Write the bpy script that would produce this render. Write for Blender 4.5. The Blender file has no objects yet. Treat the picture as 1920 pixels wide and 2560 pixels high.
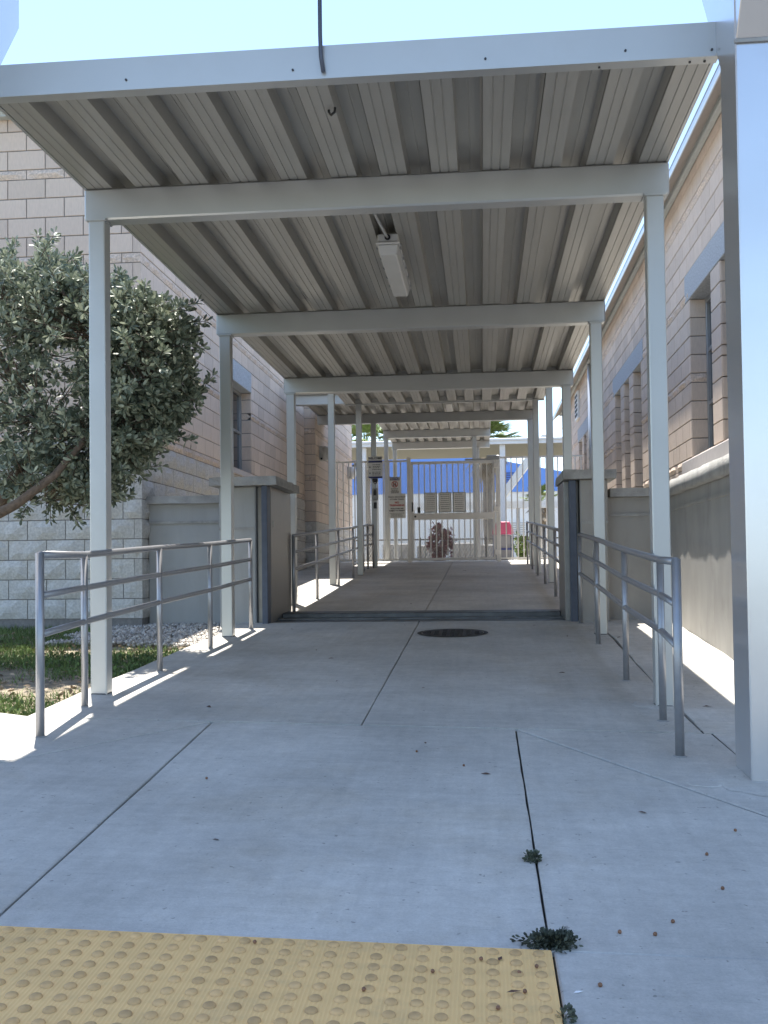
import bpy, bmesh, math, random
import numpy as np
from mathutils import Vector, Matrix

random.seed(7); RNG = np.random.default_rng(7)
SC = bpy.context.scene
COL = SC.collection

# ------------------------------------------------------------------ camera
# the camera stands at the world origin (eye height about 1 m above the paving), +Y runs along the walkway
F_PX, CY_PX = 2588.0, 1345.0
YAW, PITCH, ROLL = 0.09476647, 0.02861733, 0.0125
def camera_axes():
    r = Vector((math.cos(YAW), math.sin(YAW), 0)); fw = Vector((-math.sin(YAW), math.cos(YAW), 0)); u = Vector((0, 0, 1))
    f2 = fw*math.cos(PITCH) + u*math.sin(PITCH); u2 = u*math.cos(PITCH) - fw*math.sin(PITCH)
    return r*math.cos(ROLL) - u2*math.sin(ROLL), u2*math.cos(ROLL) + r*math.sin(ROLL), f2
RIGHT, UP, FWD = camera_axes()
cam = bpy.data.cameras.new('camera'); camo = bpy.data.objects.new('camera', cam); COL.objects.link(camo)
camo.matrix_world = Matrix((RIGHT, UP, -FWD)).transposed().to_4x4()
cam.sensor_fit = 'VERTICAL'; cam.sensor_height = 36; cam.sensor_width = 27
cam.lens = F_PX/2560*36; cam.shift_y = (CY_PX-1280)/2560
cam.clip_start = 0.05; cam.clip_end = 2000
SC.camera = camo

# ------------------------------------------------------------------ sky, sun, exposure
SUN = Vector((-0.10, 0.25, 1.0)).normalized()
world = bpy.data.worlds.new('World'); SC.world = world; world.use_nodes = True
nt = world.node_tree; bg = nt.nodes['Background']
sky = nt.nodes.new('ShaderNodeTexSky'); sky.sky_type = 'NISHITA'; sky.sun_disc = False
sky.sun_elevation = math.asin(SUN.z); sky.sun_rotation = math.atan2(SUN.x, SUN.y)
sky.air_density = 1.0; sky.dust_density = 0.35; sky.ozone_density = 1.6
nt.links.new(sky.outputs[0], bg.inputs[0]); bg.inputs[1].default_value = 0.15
sl = bpy.data.lights.new('sun', 'SUN'); sl.energy = 4.6; sl.angle = math.radians(0.53); sl.color = (1.0, 0.955, 0.88)
so = bpy.data.objects.new('sun', sl); COL.objects.link(so); so.rotation_euler = SUN.to_track_quat('Z', 'Y').to_euler()
so.location = (-3, 8, 25)
vs = SC.view_settings; vs.view_transform = 'Standard'; vs.look = 'None'; vs.gamma = 1.0; vs.use_curve_mapping = False
vs.exposure = 1.36

# ------------------------------------------------------------------ materials
def new_mat(name):
    m = bpy.data.materials.new(name); m.use_nodes = True
    return m, m.node_tree, m.node_tree.nodes['Principled BSDF']
def mat(name, col, rough=0.6, metal=0.0, var=0.12, scale=8.0, bump=0.0, bscale=60.0, island=0.0, spec=0.5, dirt=0.0, dirtcol=(0.12, 0.1, 0.08), dscale=3.0, stretch=None, coat=0.0):
    m, t, b = new_mat(name); N = t.nodes; L = t.links
    geo = N.new('ShaderNodeNewGeometry')
    vec = geo.outputs['Position']
    if stretch:
        mp = N.new('ShaderNodeMapping'); mp.inputs['Scale'].default_value = stretch
        L.new(vec, mp.inputs[0]); vec2 = mp.outputs[0]
    else: vec2 = vec
    n1 = N.new('ShaderNodeTexNoise'); n1.inputs['Scale'].default_value = scale; n1.inputs['Detail'].default_value = 6; L.new(vec2, n1.inputs['Vector'])
    r = N.new('ShaderNodeMapRange'); r.inputs[1].default_value = 0.3; r.inputs[2].default_value = 0.7
    r.inputs[3].default_value = 1-var; r.inputs[4].default_value = 1+var; L.new(n1.outputs['Fac'], r.inputs[0])
    mul = N.new('ShaderNodeVectorMath'); mul.operation = 'SCALE'; mul.inputs[0].default_value = col; L.new(r.outputs[0], mul.inputs['Scale'])
    out = mul.outputs[0]
    if island:
        r2 = N.new('ShaderNodeMapRange'); r2.inputs[3].default_value = 1-island; r2.inputs[4].default_value = 1+island
        L.new(geo.outputs['Random Per Island'], r2.inputs[0])
        oi = N.new('ShaderNodeObjectInfo'); r3 = N.new('ShaderNodeMapRange'); r3.inputs[3].default_value = 1-island*0.6; r3.inputs[4].default_value = 1+island*0.6
        L.new(oi.outputs['Random'], r3.inputs[0])
        mm = N.new('ShaderNodeMath'); mm.operation = 'MULTIPLY'; L.new(r2.outputs[0], mm.inputs[0]); L.new(r3.outputs[0], mm.inputs[1])
        m2 = N.new('ShaderNodeVectorMath'); m2.operation = 'SCALE'; L.new(out, m2.inputs[0]); L.new(mm.outputs[0], m2.inputs['Scale']); out = m2.outputs[0]
    if dirt:
        n2 = N.new('ShaderNodeTexNoise'); n2.inputs['Scale'].default_value = dscale; n2.inputs['Detail'].default_value = 9; n2.inputs['Roughness'].default_value = 0.7
        L.new(vec2, n2.inputs['Vector'])
        r4 = N.new('ShaderNodeMapRange'); r4.inputs[1].default_value = 0.52; r4.inputs[2].default_value = 0.75; r4.inputs[4].default_value = dirt; L.new(n2.outputs['Fac'], r4.inputs[0])
        mx = N.new('ShaderNodeMix'); mx.data_type = 'RGBA'; L.new(r4.outputs[0], mx.inputs[0]); L.new(out, mx.inputs[6]); mx.inputs[7].default_value = (*dirtcol, 1); out = mx.outputs[2]
    L.new(out, b.inputs['Base Color'])
    b.inputs['Roughness'].default_value = rough; b.inputs['Metallic'].default_value = metal
    b.inputs['Specular IOR Level'].default_value = spec; b.inputs['Coat Weight'].default_value = coat
    if bump:
        n3 = N.new('ShaderNodeTexNoise'); n3.inputs['Scale'].default_value = bscale; n3.inputs['Detail'].default_value = 6; L.new(vec, n3.inputs['Vector'])
        bp = N.new('ShaderNodeBump'); bp.inputs['Strength'].default_value = bump; bp.inputs['Distance'].default_value = 0.01
        L.new(n3.outputs['Fac'], bp.inputs['Height']); L.new(bp.outputs[0], b.inputs['Normal'])
    return m

def concrete(name, col, warm=(0.40, 0.36, 0.30)):
    """broom-finished concrete: mottling, faint wheel streaks, brown stains and dark specks"""
    m, t, b = new_mat(name); N = t.nodes; L = t.links
    geo = N.new('ShaderNodeNewGeometry'); P = geo.outputs['Position']
    def noise(sc, det=6, rough=0.6, mp=None):
        n = N.new('ShaderNodeTexNoise'); n.inputs['Scale'].default_value = sc; n.inputs['Detail'].default_value = det; n.inputs['Roughness'].default_value = rough
        if mp:
            k = N.new('ShaderNodeMapping'); k.inputs['Scale'].default_value = mp; L.new(P, k.inputs[0]); L.new(k.outputs[0], n.inputs['Vector'])
        else: L.new(P, n.inputs['Vector'])
        return n.outputs['Fac']
    def rng(v, a, b_, c, d):
        r = N.new('ShaderNodeMapRange'); r.inputs[1].default_value = a; r.inputs[2].default_value = b_; r.inputs[3].default_value = c; r.inputs[4].default_value = d
        L.new(v, r.inputs[0]); return r.outputs[0]
    def mulv(a, b_):
        k = N.new('ShaderNodeMath'); k.operation = 'MULTIPLY'; L.new(a, k.inputs[0]); L.new(b_, k.inputs[1]); return k.outputs[0]
    v = mulv(rng(noise(1.3, 8, 0.65), 0.3, 0.7, 0.84, 1.12), rng(noise(14, 8, 0.78), 0.3, 0.7, 0.89, 1.10))
    v = mulv(v, rng(noise(110, 4, 0.75), 0.25, 0.75, 0.87, 1.10))
    v = mulv(v, rng(noise(5, 5, 0.6, (4, 0.25, 1)), 0.35, 0.7, 0.96, 1.05))
    v = mulv(v, rng(noise(3.0, 6, 0.7, (0.5, 6, 1)), 0.3, 0.7, 0.95, 1.05))
    v = mulv(v, rng(noise(0.55, 3, 0.5), 0.35, 0.65, 0.90, 1.08))
    v = mulv(v, rng(noise(38, 2, 0.5), 0.70, 0.74, 1.0, 0.62))
    v = mulv(v, rng(noise(22, 7, 0.8, (0.35, 3.2, 1)), 0.57, 0.72, 1.0, 0.74))
    oi = N.new('ShaderNodeObjectInfo'); v = mulv(v, rng(oi.outputs['Random'], 0, 1, 0.96, 1.04))
    s = N.new('ShaderNodeVectorMath'); s.operation = 'SCALE'; s.inputs[0].default_value = col; L.new(v, s.inputs['Scale'])
    mx = N.new('ShaderNodeMix'); mx.data_type = 'RGBA'; L.new(rng(noise(0.9, 9, 0.72), 0.50, 0.72, 0, 0.75), mx.inputs[0]); L.new(s.outputs[0], mx.inputs[6])
    s2 = N.new('ShaderNodeVectorMath'); s2.operation = 'SCALE'; s2.inputs[0].default_value = warm; L.new(v, s2.inputs['Scale']); L.new(s2.outputs[0], mx.inputs[7])
    L.new(mx.outputs[2], b.inputs['Base Color']); b.inputs['Roughness'].default_value = 0.82; b.inputs['Specular IOR Level'].default_value = 0.3
    bp = N.new('ShaderNodeBump'); bp.inputs['Strength'].default_value = 0.35; bp.inputs['Distance'].default_value = 0.004
    ad = N.new('ShaderNodeMath'); L.new(noise(160, 5, 0.7), ad.inputs[0]); L.new(noise(60, 4, 0.6, (1, 5, 1)), ad.inputs[1]); L.new(ad.outputs[0], bp.inputs['Height']); L.new(bp.outputs[0], b.inputs['Normal'])
    return m

M = {}
M['paint'] = mat('white_painted_aluminium', (0.50, 0.51, 0.50), 0.36, 0.5, var=0.03, scale=2.5, dirt=0.12, dirtcol=(0.38, 0.34, 0.28), dscale=3, bump=0.02, bscale=30)
M['deck'] = mat('canopy_deck_paint', (0.39, 0.38, 0.35), 0.38, 0.35, var=0.05, scale=1.5, dirt=0.30, dirtcol=(0.22, 0.2, 0.17), dscale=5, stretch=(3, 0.4, 1), bump=0.03, bscale=14)
M['colpaint'] = mat('white_column_paint', (0.62, 0.63, 0.65), 0.27, 0.75, var=0.04, scale=2, dirt=0.12, dirtcol=(0.35, 0.31, 0.26), dscale=2.5)
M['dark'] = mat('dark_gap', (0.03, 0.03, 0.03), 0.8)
M['screw'] = mat('screw_head', (0.06, 0.06, 0.065), 0.5, 0.6)
M['conc'] = concrete('broom_concrete', (0.545, 0.52, 0.475), (0.47, 0.42, 0.345))
M['concjoint'] = mat('joint_filler', (0.035, 0.033, 0.03), 0.9, var=0.4, scale=40)
M['stucco'] = mat('stucco', (0.36, 0.345, 0.32), 0.9, var=0.10, scale=3, bump=0.5, bscale=180, dirt=0.55, dirtcol=(0.20, 0.185, 0.165), dscale=2.2, stretch=(1.2, 1.2, 0.55))
M['stucco_l'] = mat('stucco_pale', (0.38, 0.385, 0.38), 0.9, var=0.08, scale=3, bump=0.4, bscale=180, dirt=0.3, dirtcol=(0.25, 0.24, 0.22), dscale=2.6, stretch=(1.6, 1.6, 0.4))
M['coping'] = mat('cast_concrete_coping', (0.36, 0.355, 0.34), 0.9, var=0.18, scale=7, bump=0.7, bscale=70, dirt=0.5, dirtcol=(0.13, 0.125, 0.12), dscale=6)
M['block'] = mat('tan_block', (0.63, 0.515, 0.42), 0.9, var=0.06, scale=40, island=0.12, bump=0.35, bscale=150, dirt=0.30, dirtcol=(0.40, 0.34, 0.29), dscale=2.0, stretch=(1.5, 1.5, .35))
M['splitblock'] = mat('tan_split_block', (0.60, 0.49, 0.40), 0.95, var=0.24, scale=45, island=0.08, bump=0.8, bscale=90)
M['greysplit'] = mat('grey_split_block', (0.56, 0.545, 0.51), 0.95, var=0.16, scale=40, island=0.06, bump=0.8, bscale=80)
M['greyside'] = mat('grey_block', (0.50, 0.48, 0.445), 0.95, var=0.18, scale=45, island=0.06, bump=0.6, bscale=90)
M['mortar'] = mat('mortar', (0.22, 0.21, 0.20), 0.95, var=0.15, scale=30)
M['lintel'] = mat('speckled_grey_lintel', (0.38, 0.40, 0.42), 0.85, var=0.28, scale=60, bump=0.4, bscale=90)
M['sill'] = mat('pale_cast_sill', (0.52, 0.48, 0.46), 0.85, var=0.06, scale=12, dirt=0.3, dirtcol=(0.3, 0.28, 0.26))
M['eave'] = mat('eave_soffit_paint', (0.42, 0.385, 0.35), 0.7, var=0.08, scale=3)
M['trim'] = mat('grey_green_trim', (0.42, 0.44, 0.42), 0.6, var=0.05)
M['alu'] = mat('anodised_window_frame', (0.35, 0.36, 0.37), 0.4, 0.6, var=0.05)
m, t, b = new_mat('window_glass'); b.inputs['Base Color'].default_value = (0.02, 0.025, 0.03, 1); b.inputs['Roughness'].default_value = 0.05; b.inputs['Specular IOR Level'].default_value = 0.8; M['glass'] = m
M['rail'] = mat('anodised_rail', (0.36, 0.36, 0.37), 0.38, 0.6, var=0.06, scale=20, dirt=0.15, dirtcol=(0.25, 0.24, 0.23), dscale=8)
M['plate'] = mat('brushed_steel_plate', (0.27, 0.26, 0.245), 0.42, 0.6, var=0.10, scale=10, stretch=(1, 30, 1), dirt=0.25, dirtcol=(0.16, 0.15, 0.14))
M['channel'] = mat('blue_grey_channel', (0.085, 0.10, 0.135), 0.5, 0.3, var=0.12, scale=12)
M['floorchannel'] = mat('dark_steel_floor_channel', (0.12, 0.125, 0.13), 0.5, 0.5, var=0.25, scale=8, dirt=0.4, dirtcol=(0.05, 0.048, 0.045))
M['iron'] = mat('cast_iron', (0.03, 0.026, 0.024), 0.6, 0.5, var=0.4, scale=25, bump=0.4, bscale=80)
M['yellow'] = mat('yellow_tactile', (0.90, 0.56, 0.225), 0.65, var=0.06, scale=6, dirt=0.42, dirtcol=(0.42, 0.31, 0.17), dscale=4.5)
M['domeM'] = mat('shade_toned_domes', (0.56, 0.345, 0.15), 0.7, var=0.18, scale=25, island=0.22, dirt=0.35, dirtcol=(0.36, 0.25, 0.13), dscale=20)  # darker than the mat: shading of the domes is put into the colour
M['gate'] = mat('cream_gate_paint', (0.80, 0.785, 0.75), 0.5, var=0.05, scale=5)
M['mesh'] = mat('expanded_metal', (0.55, 0.53, 0.48), 0.6, var=0.1)
M['blackp'] = mat('black_plastic', (0.012, 0.012, 0.013), 0.4)
M['greyp'] = mat('grey_plastic', (0.42, 0.42, 0.41), 0.45)
M['lens'] = mat('frosted_lens', (0.55, 0.545, 0.52), 0.35, var=0.05, scale=4, dirt=0.2, dirtcol=(0.45, 0.43, 0.4))
M['housing'] = mat('light_housing', (0.54, 0.53, 0.50), 0.5, var=0.06, dirt=0.3, dirtcol=(0.35, 0.33, 0.3), dscale=9)
M['signwhite'] = mat('sign_face', (0.80, 0.80, 0.77), 0.45, var=0.02)
M['signblue'] = mat('sign_blue', (0.03, 0.04, 0.16), 0.45)
M['signred'] = mat('sign_red', (0.42, 0.03, 0.025), 0.45)
M['signblack'] = mat('sign_black', (0.02, 0.02, 0.022), 0.5)
M['signgreen'] = mat('sign_dark_green', (0.02, 0.05, 0.035), 0.5)
M['soil'] = mat('sandy_soil', (0.26, 0.215, 0.155), 0.95, var=0.35, scale=9, bump=0.8, bscale=40, dirt=0.5, dirtcol=(0.10, 0.09, 0.05), dscale=3)
M['grass'] = mat('grass_blades', (0.115, 0.165, 0.05), 0.6, var=0.35, scale=4, island=0.5, spec=0.3)
M['gravel'] = mat('pale_gravel', (0.52, 0.48, 0.43), 0.9, var=0.2, scale=60, island=0.4)
M['litter'] = mat('dry_leaf_litter', (0.26, 0.20, 0.14), 0.8, var=0.3, island=0.5)
M['weed'] = mat('low_weed', (0.075, 0.085, 0.055), 0.7, var=0.3, scale=30, island=0.4)
M['seed'] = mat('brown_seed', (0.20, 0.10, 0.055), 0.7, var=0.3, scale=90)
M['deadleaf'] = mat('dead_leaf', (0.10, 0.05, 0.035), 0.8, var=0.3, scale=60)
M['paper'] = mat('white_scrap', (0.75, 0.75, 0.75), 0.7)
M['bark'] = mat('grey_brown_bark', (0.13, 0.095, 0.07), 0.9, var=0.3, scale=25, bump=0.8, bscale=50)
M['palmbark'] = mat('palm_bark', (0.26, 0.23, 0.20), 0.9, var=0.3, scale=14, bump=0.8, bscale=20)
M['palmleaf'] = mat('palm_leaf', (0.16, 0.22, 0.06), 0.5, var=0.2, island=0.3)
M['palmdead'] = mat('dead_palm_leaf', (0.27, 0.22, 0.16), 0.8, var=0.2, island=0.3)
M['purpleleaf'] = mat('purple_leaf', (0.30, 0.10, 0.12), 0.5, var=0.3, island=0.5)
M['greenleaf'] = mat('green_leaf', (0.14, 0.20, 0.05), 0.5, var=0.3, island=0.4)
M['blueroof'] = mat('blue_wall_panel', (0.12, 0.26, 0.66), 0.5, var=0.04)
M['whitewall'] = mat('white_wall', (0.72, 0.72, 0.70), 0.8, var=0.04)
M['pink'] = mat('pink_lid', (0.62, 0.10, 0.20), 0.45, var=0.05)
M['binblue'] = mat('blue_bin_frame', (0.03, 0.05, 0.22), 0.45)
M['bingrey'] = mat('grey_bin_panel', (0.30, 0.30, 0.31), 0.6)
M['blacksteel'] = mat('black_fence_steel', (0.03, 0.03, 0.03), 0.5, 0.3)
M['olive'] = mat('cream_soffit', (0.33, 0.34, 0.28), 0.6, var=0.05)
M['asphalt'] = mat('asphalt', (0.09, 0.088, 0.085), 0.9, var=0.2, scale=30)
def leaf_mat(name, col, tip):
    m, t, b = new_mat(name); N = t.nodes; L = t.links
    geo = N.new('ShaderNodeNewGeometry'); mx = N.new('ShaderNodeMix'); mx.data_type = 'RGBA'
    cr = N.new('ShaderNodeMapRange'); cr.inputs[1].default_value = 0.35; cr.inputs[2].default_value = 1.0; L.new(geo.outputs['Random Per Island'], cr.inputs[0]); L.new(cr.outputs[0], mx.inputs[0])
    mx.inputs[6].default_value = (*col, 1); mx.inputs[7].default_value = (*tip, 1); L.new(mx.outputs[2], b.inputs['Base Color'])
    b.inputs['Roughness'].default_value = 0.46; b.inputs['Specular IOR Level'].default_value = 0.5
    tr = N.new('ShaderNodeBsdfTranslucent'); L.new(mx.outputs[2], tr.inputs[0]); ms = N.new('ShaderNodeMixShader'); ms.inputs[0].default_value = 0.18
    L.new(b.outputs[0], ms.inputs[1]); L.new(tr.outputs[0], ms.inputs[2]); L.new(ms.outputs[0], t.nodes['Material Output'].inputs[0])
    return m
M['leaf'] = leaf_mat('grey_green_leaf', (0.12, 0.15, 0.105), (0.42, 0.45, 0.33))  # paler second colour imitates sun glinting on the leaves, mixed in per leaf

# ------------------------------------------------------------------ helpers
WORLD = {}
def woff(o): return WORLD.get(o.name, Vector((0, 0, 0))) if o else Vector((0, 0, 0))
def tag(o, label=None, cat=None, group=None, kind=None):
    if label: o['label'] = label
    if cat: o['category'] = cat
    if group: o['group'] = group
    if kind: o['kind'] = kind
    return o
def thing(name, loc, label, cat, group=None):
    o = bpy.data.objects.new(name, None); o.empty_display_size = 0.1; COL.objects.link(o); o.location = loc
    WORLD[o.name] = Vector(loc); return tag(o, label, cat, group)
class MB:
    def __init__(s): s.v = []; s.f = []
    def add(s, vs, fs):
        n = len(s.v); s.v += [tuple(v) for v in vs]; s.f += [tuple(i+n for i in f) for f in fs]; return s
    def box(s, x0, x1, y0, y1, z0, z1):
        return s.add([(x0,y0,z0),(x1,y0,z0),(x1,y1,z0),(x0,y1,z0),(x0,y0,z1),(x1,y0,z1),(x1,y1,z1),(x0,y1,z1)],
                     [(0,3,2,1),(4,5,6,7),(0,1,5,4),(1,2,6,5),(2,3,7,6),(3,0,4,7)])
    def tube(s, pts, r, seg=10, cap=True):
        pts = [Vector(p) for p in pts]; n0 = len(s.v); R = r if isinstance(r, (list, tuple)) else [r]*len(pts)
        prev = None
        for i, p in enumerate(pts):
            d = ((pts[min(i+1, len(pts)-1)]-p).normalized() + (p-pts[max(i-1, 0)]).normalized())
            d = d.normalized() if d.length > 1e-6 else Vector((0, 0, 1))
            a = d.cross(Vector((0, 0, 1)) if abs(d.z) < 0.9 else Vector((0, 1, 0))) if prev is None else prev - d*prev.dot(d)
            a.normalize(); prev = a; bb = d.cross(a)
            for k in range(seg):
                t = 2*math.pi*k/seg; s.v.append(tuple(p + (a*math.cos(t)+bb*math.sin(t))*R[i]))
        for i in range(len(pts)-1):
            for k in range(seg):
                q = n0+i*seg; s.f.append((q+k, q+(k+1) % seg, q+seg+(k+1) % seg, q+seg+k))
        if cap:
            s.f.append(tuple(n0+k for k in range(seg-1, -1, -1))); q = n0+(len(pts)-1)*seg; s.f.append(tuple(q+k for k in range(seg)))
        return s
    def extrude(s, prof, y0, y1, axis='y'):
        n = len(prof)
        if axis == 'y': vs = [(p[0], y0, p[1]) for p in prof]+[(p[0], y1, p[1]) for p in prof]
        elif axis == 'x': vs = [(y0, p[0], p[1]) for p in prof]+[(y1, p[0], p[1]) for p in prof]
        else: vs = [(p[0], p[1], y0) for p in prof]+[(p[0], p[1], y1) for p in prof]
        fs = [(i, (i+1) % n, n+(i+1) % n, n+i) for i in range(n)]+[tuple(range(n-1, -1, -1)), tuple(range(n, 2*n))]
        return s.add(vs, fs)
    def build(s, name, m, parent=None, smooth=False, bevel=0.0, recalc=True, kind=None):
        off = woff(parent); me = bpy.data.meshes.new(name)
        me.from_pydata([(v[0]-off.x, v[1]-off.y, v[2]-off.z) for v in s.v], [], s.f)
        if recalc or bevel:
            bm = bmesh.new(); bm.from_mesh(me)
            if recalc: bmesh.ops.recalc_face_normals(bm, faces=bm.faces)
            if bevel:
                es = [e for e in bm.edges if len(e.link_faces) == 2 and e.calc_face_angle(0) > 0.5]
                bmesh.ops.bevel(bm, geom=es, offset=bevel, segments=1, affect='EDGES', clamp_overlap=True)
            bm.to_mesh(me); bm.free()
        me.materials.append(M[m])
        if smooth: me.polygons.foreach_set('use_smooth', [True]*len(me.polygons))
        o = bpy.data.objects.new(name, me); COL.objects.link(o)
        if parent: o.parent = parent
        WORLD[o.name] = off
        if kind: o['kind'] = kind
        return o
def inst(name, me, loc, parent=None, rot=None, scale=None):
    o = bpy.data.objects.new(name, me); COL.objects.link(o); off = woff(parent)
    o.location = Vector(loc)-off
    if rot: o.rotation_euler = rot
    if scale: o.scale = scale
    if parent: o.parent = parent
    WORLD[o.name] = Vector(loc)
    return o
def bulk(name, verts, faces, m, parent=None, kind=None, smooth=False):
    """mesh from numpy arrays (faces all the same size)"""
    off = woff(parent); me = bpy.data.meshes.new(name); k = faces.shape[1]
    me.vertices.add(len(verts)); me.vertices.foreach_set('co', (verts-np.array(off)).astype(np.float32).ravel())
    me.loops.add(faces.size); me.loops.foreach_set('vertex_index', faces.astype(np.int32).ravel())
    me.polygons.add(len(faces)); me.polygons.foreach_set('loop_start', np.arange(0, faces.size, k, dtype=np.int32))
    me.polygons.foreach_set('loop_total', np.full(len(faces), k, dtype=np.int32))
    me.update(calc_edges=True); me.materials.append(M[m]); me.validate()
    if smooth: me.polygons.foreach_set('use_smooth', [True]*len(me.polygons))
    o = bpy.data.objects.new(name, me); COL.objects.link(o)
    if parent: o.parent = parent
    WORLD[o.name] = off
    if kind: o['kind'] = kind
    return o
def text(s, size, loc, m, parent, name='lettering', align='CENTER', bold=0.0, rotz=0.0):
    """flat lettering facing -Y"""
    cu = bpy.data.curves.new('t', 'FONT'); cu.body = s; cu.size = size; cu.align_x = align; cu.align_y = 'CENTER'; cu.offset = bold; cu.resolution_u = 2
    o = bpy.data.objects.new('t', cu); COL.objects.link(o); bpy.context.view_layer.update()
    me = bpy.data.meshes.new_from_object(o); bpy.data.objects.remove(o); bpy.data.curves.remove(cu)
    me.transform(Matrix.Translation(Vector(loc)-woff(parent)) @ Matrix.Rotation(math.pi/2, 4, 'X')); me.materials.clear(); me.materials.append(M[m])
    ob = bpy.data.objects.new(name, me); COL.objects.link(ob); ob.parent = parent; WORLD[ob.name] = woff(parent)
    return ob

def sm(t): t = min(max(t, 0), 1); return t*t*(3-2*t)
def zg(x, y):
    """height of the paving: one long ramp, level beyond the gate and at the street"""
    y = min(y, 24.2)
    return -0.85+0.0535*(y-5.6)-0.022*(max(min(x, 3), -4)+0.7)*(1-sm((y-6)/4))
def pixel_size(p):
    """rough size on screen, only used to rank wall blocks by how large they show"""
    q = Vector(p); d = q.dot(FWD)
    if d <= 0.5: return None
    return 960+F_PX*q.dot(RIGHT)/d, CY_PX-F_PX*q.dot(UP)/d, F_PX/d

# ------------------------------------------------------------------ ground
def ground():
    xs = [-600, -200, -60, -20, -9, -6.5, -4.5, -3.5, -2.7, 2, 3, 5, 9, 20, 60, 200, 600]
    ys = [-600, -150, -40, -10, -3, 0, 2] + list(np.arange(3, 24.3, 0.7)) + [26, 30, 40, 60, 120, 300, 900]
    mb = MB(); n = len(xs)
    for y in ys:
        for x in xs: mb.v.append((x, y, zg(x, max(y, 1.0))-0.09))
    for j in range(len(ys)-1):
        for i in range(n-1): mb.f.append((j*n+i, j*n+i+1, (j+1)*n+i+1, (j+1)*n+i))
    o = mb.build('ground', 'soil', smooth=True); tag(o, 'sandy ground under the lawn and around the buildings', kind='structure')
ground()
# street in front of the tactile strip, behind and below the camera
mb = MB(); mb.add([(-60, -40, -1.10), (60, -40, -1.10), (60, 1.6, -1.10), (-60, 1.6, -1.10)], [(0, 1, 2, 3)])
tag(mb.build('road', 'asphalt'), 'asphalt road in front of the walkway', kind='structure')

# paving: slabs with open joints over a dark bed
pav = MB()
for y0, y1 in [(1.6, 3), (3, 6), (6, 7), (7, 8), (8, 9), (9, 10), (10, 12), (12, 18), (18, 24.2), (24.2, 33)]:
    a, b_ = (-8, 1.95) if y0 < 5.6 else (-2.56, 1.95) if y0 < 11.7 else (-3.7, 2.25)
    if y0 == 3: 
        pav.add([(-8, 3, zg(-8, 3)-.03), (8, 3, zg(8, 3)-.03), (8, 5.68, zg(8, 5.68)-.03), (-8, 5.68, zg(-8, 5.68)-.03)], [(0, 1, 2, 3)])
        pav.add([(-2.56, 5.68, zg(-2.56, 5.68)-.03), (2.2, 5.68, zg(2.2, 5.68)-.03), (2.2, 6, zg(2.2, 6)-.03), (-2.56, 6, zg(-2.56, 6)-.03)], [(0, 1, 2, 3)]); continue
    if y0 < 3: a, b_ = -8, 8
    pav.add([(a, y0, zg(a, y0)-.03), (b_, y0, zg(b_, y0)-.03), (b_, y1, zg(b_, y1)-.03), (a, y1, zg(a, y1)-.03)], [(0, 1, 2, 3)])
pavo = pav.build('pavement', 'concjoint'); tag(pavo, 'pale broom-finished concrete paving of the walkway', kind='structure')
def wob(a, b_, n, amp, seed):
    r = random.Random(seed); out = []
    for i in range(n+1):
        t = i/n; w = 0 if i in (0, n) else r.uniform(-amp, amp)
        d = Vector((b_[0]-a[0], b_[1]-a[1])); d.normalize()
        out.append((a[0]+(b_[0]-a[0])*t - d.y*w, a[1]+(b_[1]-a[1])*t + d.x*w))
    return out
def slab(poly, th=0.08, lift=0.0):
    n = len(poly); mb = MB()
    top = [(x, y, zg(x, y)+lift) for x, y in poly]; cx = sum(p[0] for p in poly)/n; cy = sum(p[1] for p in poly)/n
    def shrink(p, d):
        v = Vector((cx-p[0], cy-p[1])); v.normalize(); return (p[0]+v.x*d, p[1]+v.y*d)
    ins = [shrink(p, 0.006) for p in poly]
    mb.v = [(x, y, zg(x, y)+lift) for x, y in ins]+[(x, y, z-0.004) for x, y, z in top]+[(x, y, z-th) for x, y, z in top]
    mb.f = [tuple(range(n))]+[(i, n+i, n+(i+1) % n, (i+1) % n) for i in range(n)]+[(n+i, 2*n+i, 2*n+(i+1) % n, n+(i+1) % n) for i in range(n)]
    me = mb.build('slab', 'conc', pavo)
    bm = bmesh.new(); bm.from_mesh(me.data); bmesh.ops.triangulate(bm, faces=[f for f in bm.faces if len(f.verts) > 4]); bm.to_mesh(me.data); bm.free()
    return me
def strip(x0, x1, y0, y1, xr=None, ny=None, th=0.08, wl=0, wr=0, seed=0):
    """rectangular slab following the ramp; wl/wr make the long edges slightly ragged"""
    ny = ny or max(2, int((y1-y0)/0.35)); r = random.Random(seed); mb = MB(); m_ = 3
    for j in range(ny+1):
        y = y0+(y1-y0)*j/ny; a = x0+r.uniform(-wl, wl); b_ = x1+r.uniform(-wr, wr)
        row = [a, a+0.006, (a+b_)/2, b_-0.006, b_]
        for i, x in enumerate(row):
            yy = y; mb.v.append((x, yy, zg(x, y)-(0.004 if i in (0, 4) else 0)))
    for j in range(ny):
        for i in range(4): mb.f.append((j*5+i, j*5+i+1, (j+1)*5+i+1, (j+1)*5+i))
    n = len(mb.v)
    ring = [j*5 for j in range(ny, -1, -1)]+[i for i in range(1, 5)]+[j*5+4 for j in range(1, ny+1)]+[ny*5+i for i in range(3, 0, -1)]
    for k in ring: v = mb.v[k]; mb.v.append((v[0], v[1], v[2]-th))
    q = len(ring)
    for i in range(q): mb.f.append((ring[i], n+i, n+(i+1) % q, ring[(i+1) % q]))
    return mb.build('slab', 'conc', pavo)
g = 0.005
dl = lambda y: -1.491+(5.604-y)*(-0.73/1.011)      # left flare line
dr = lambda y: 0.156+(5.6-y)*(0.909/1.48)          # right flare line
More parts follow.
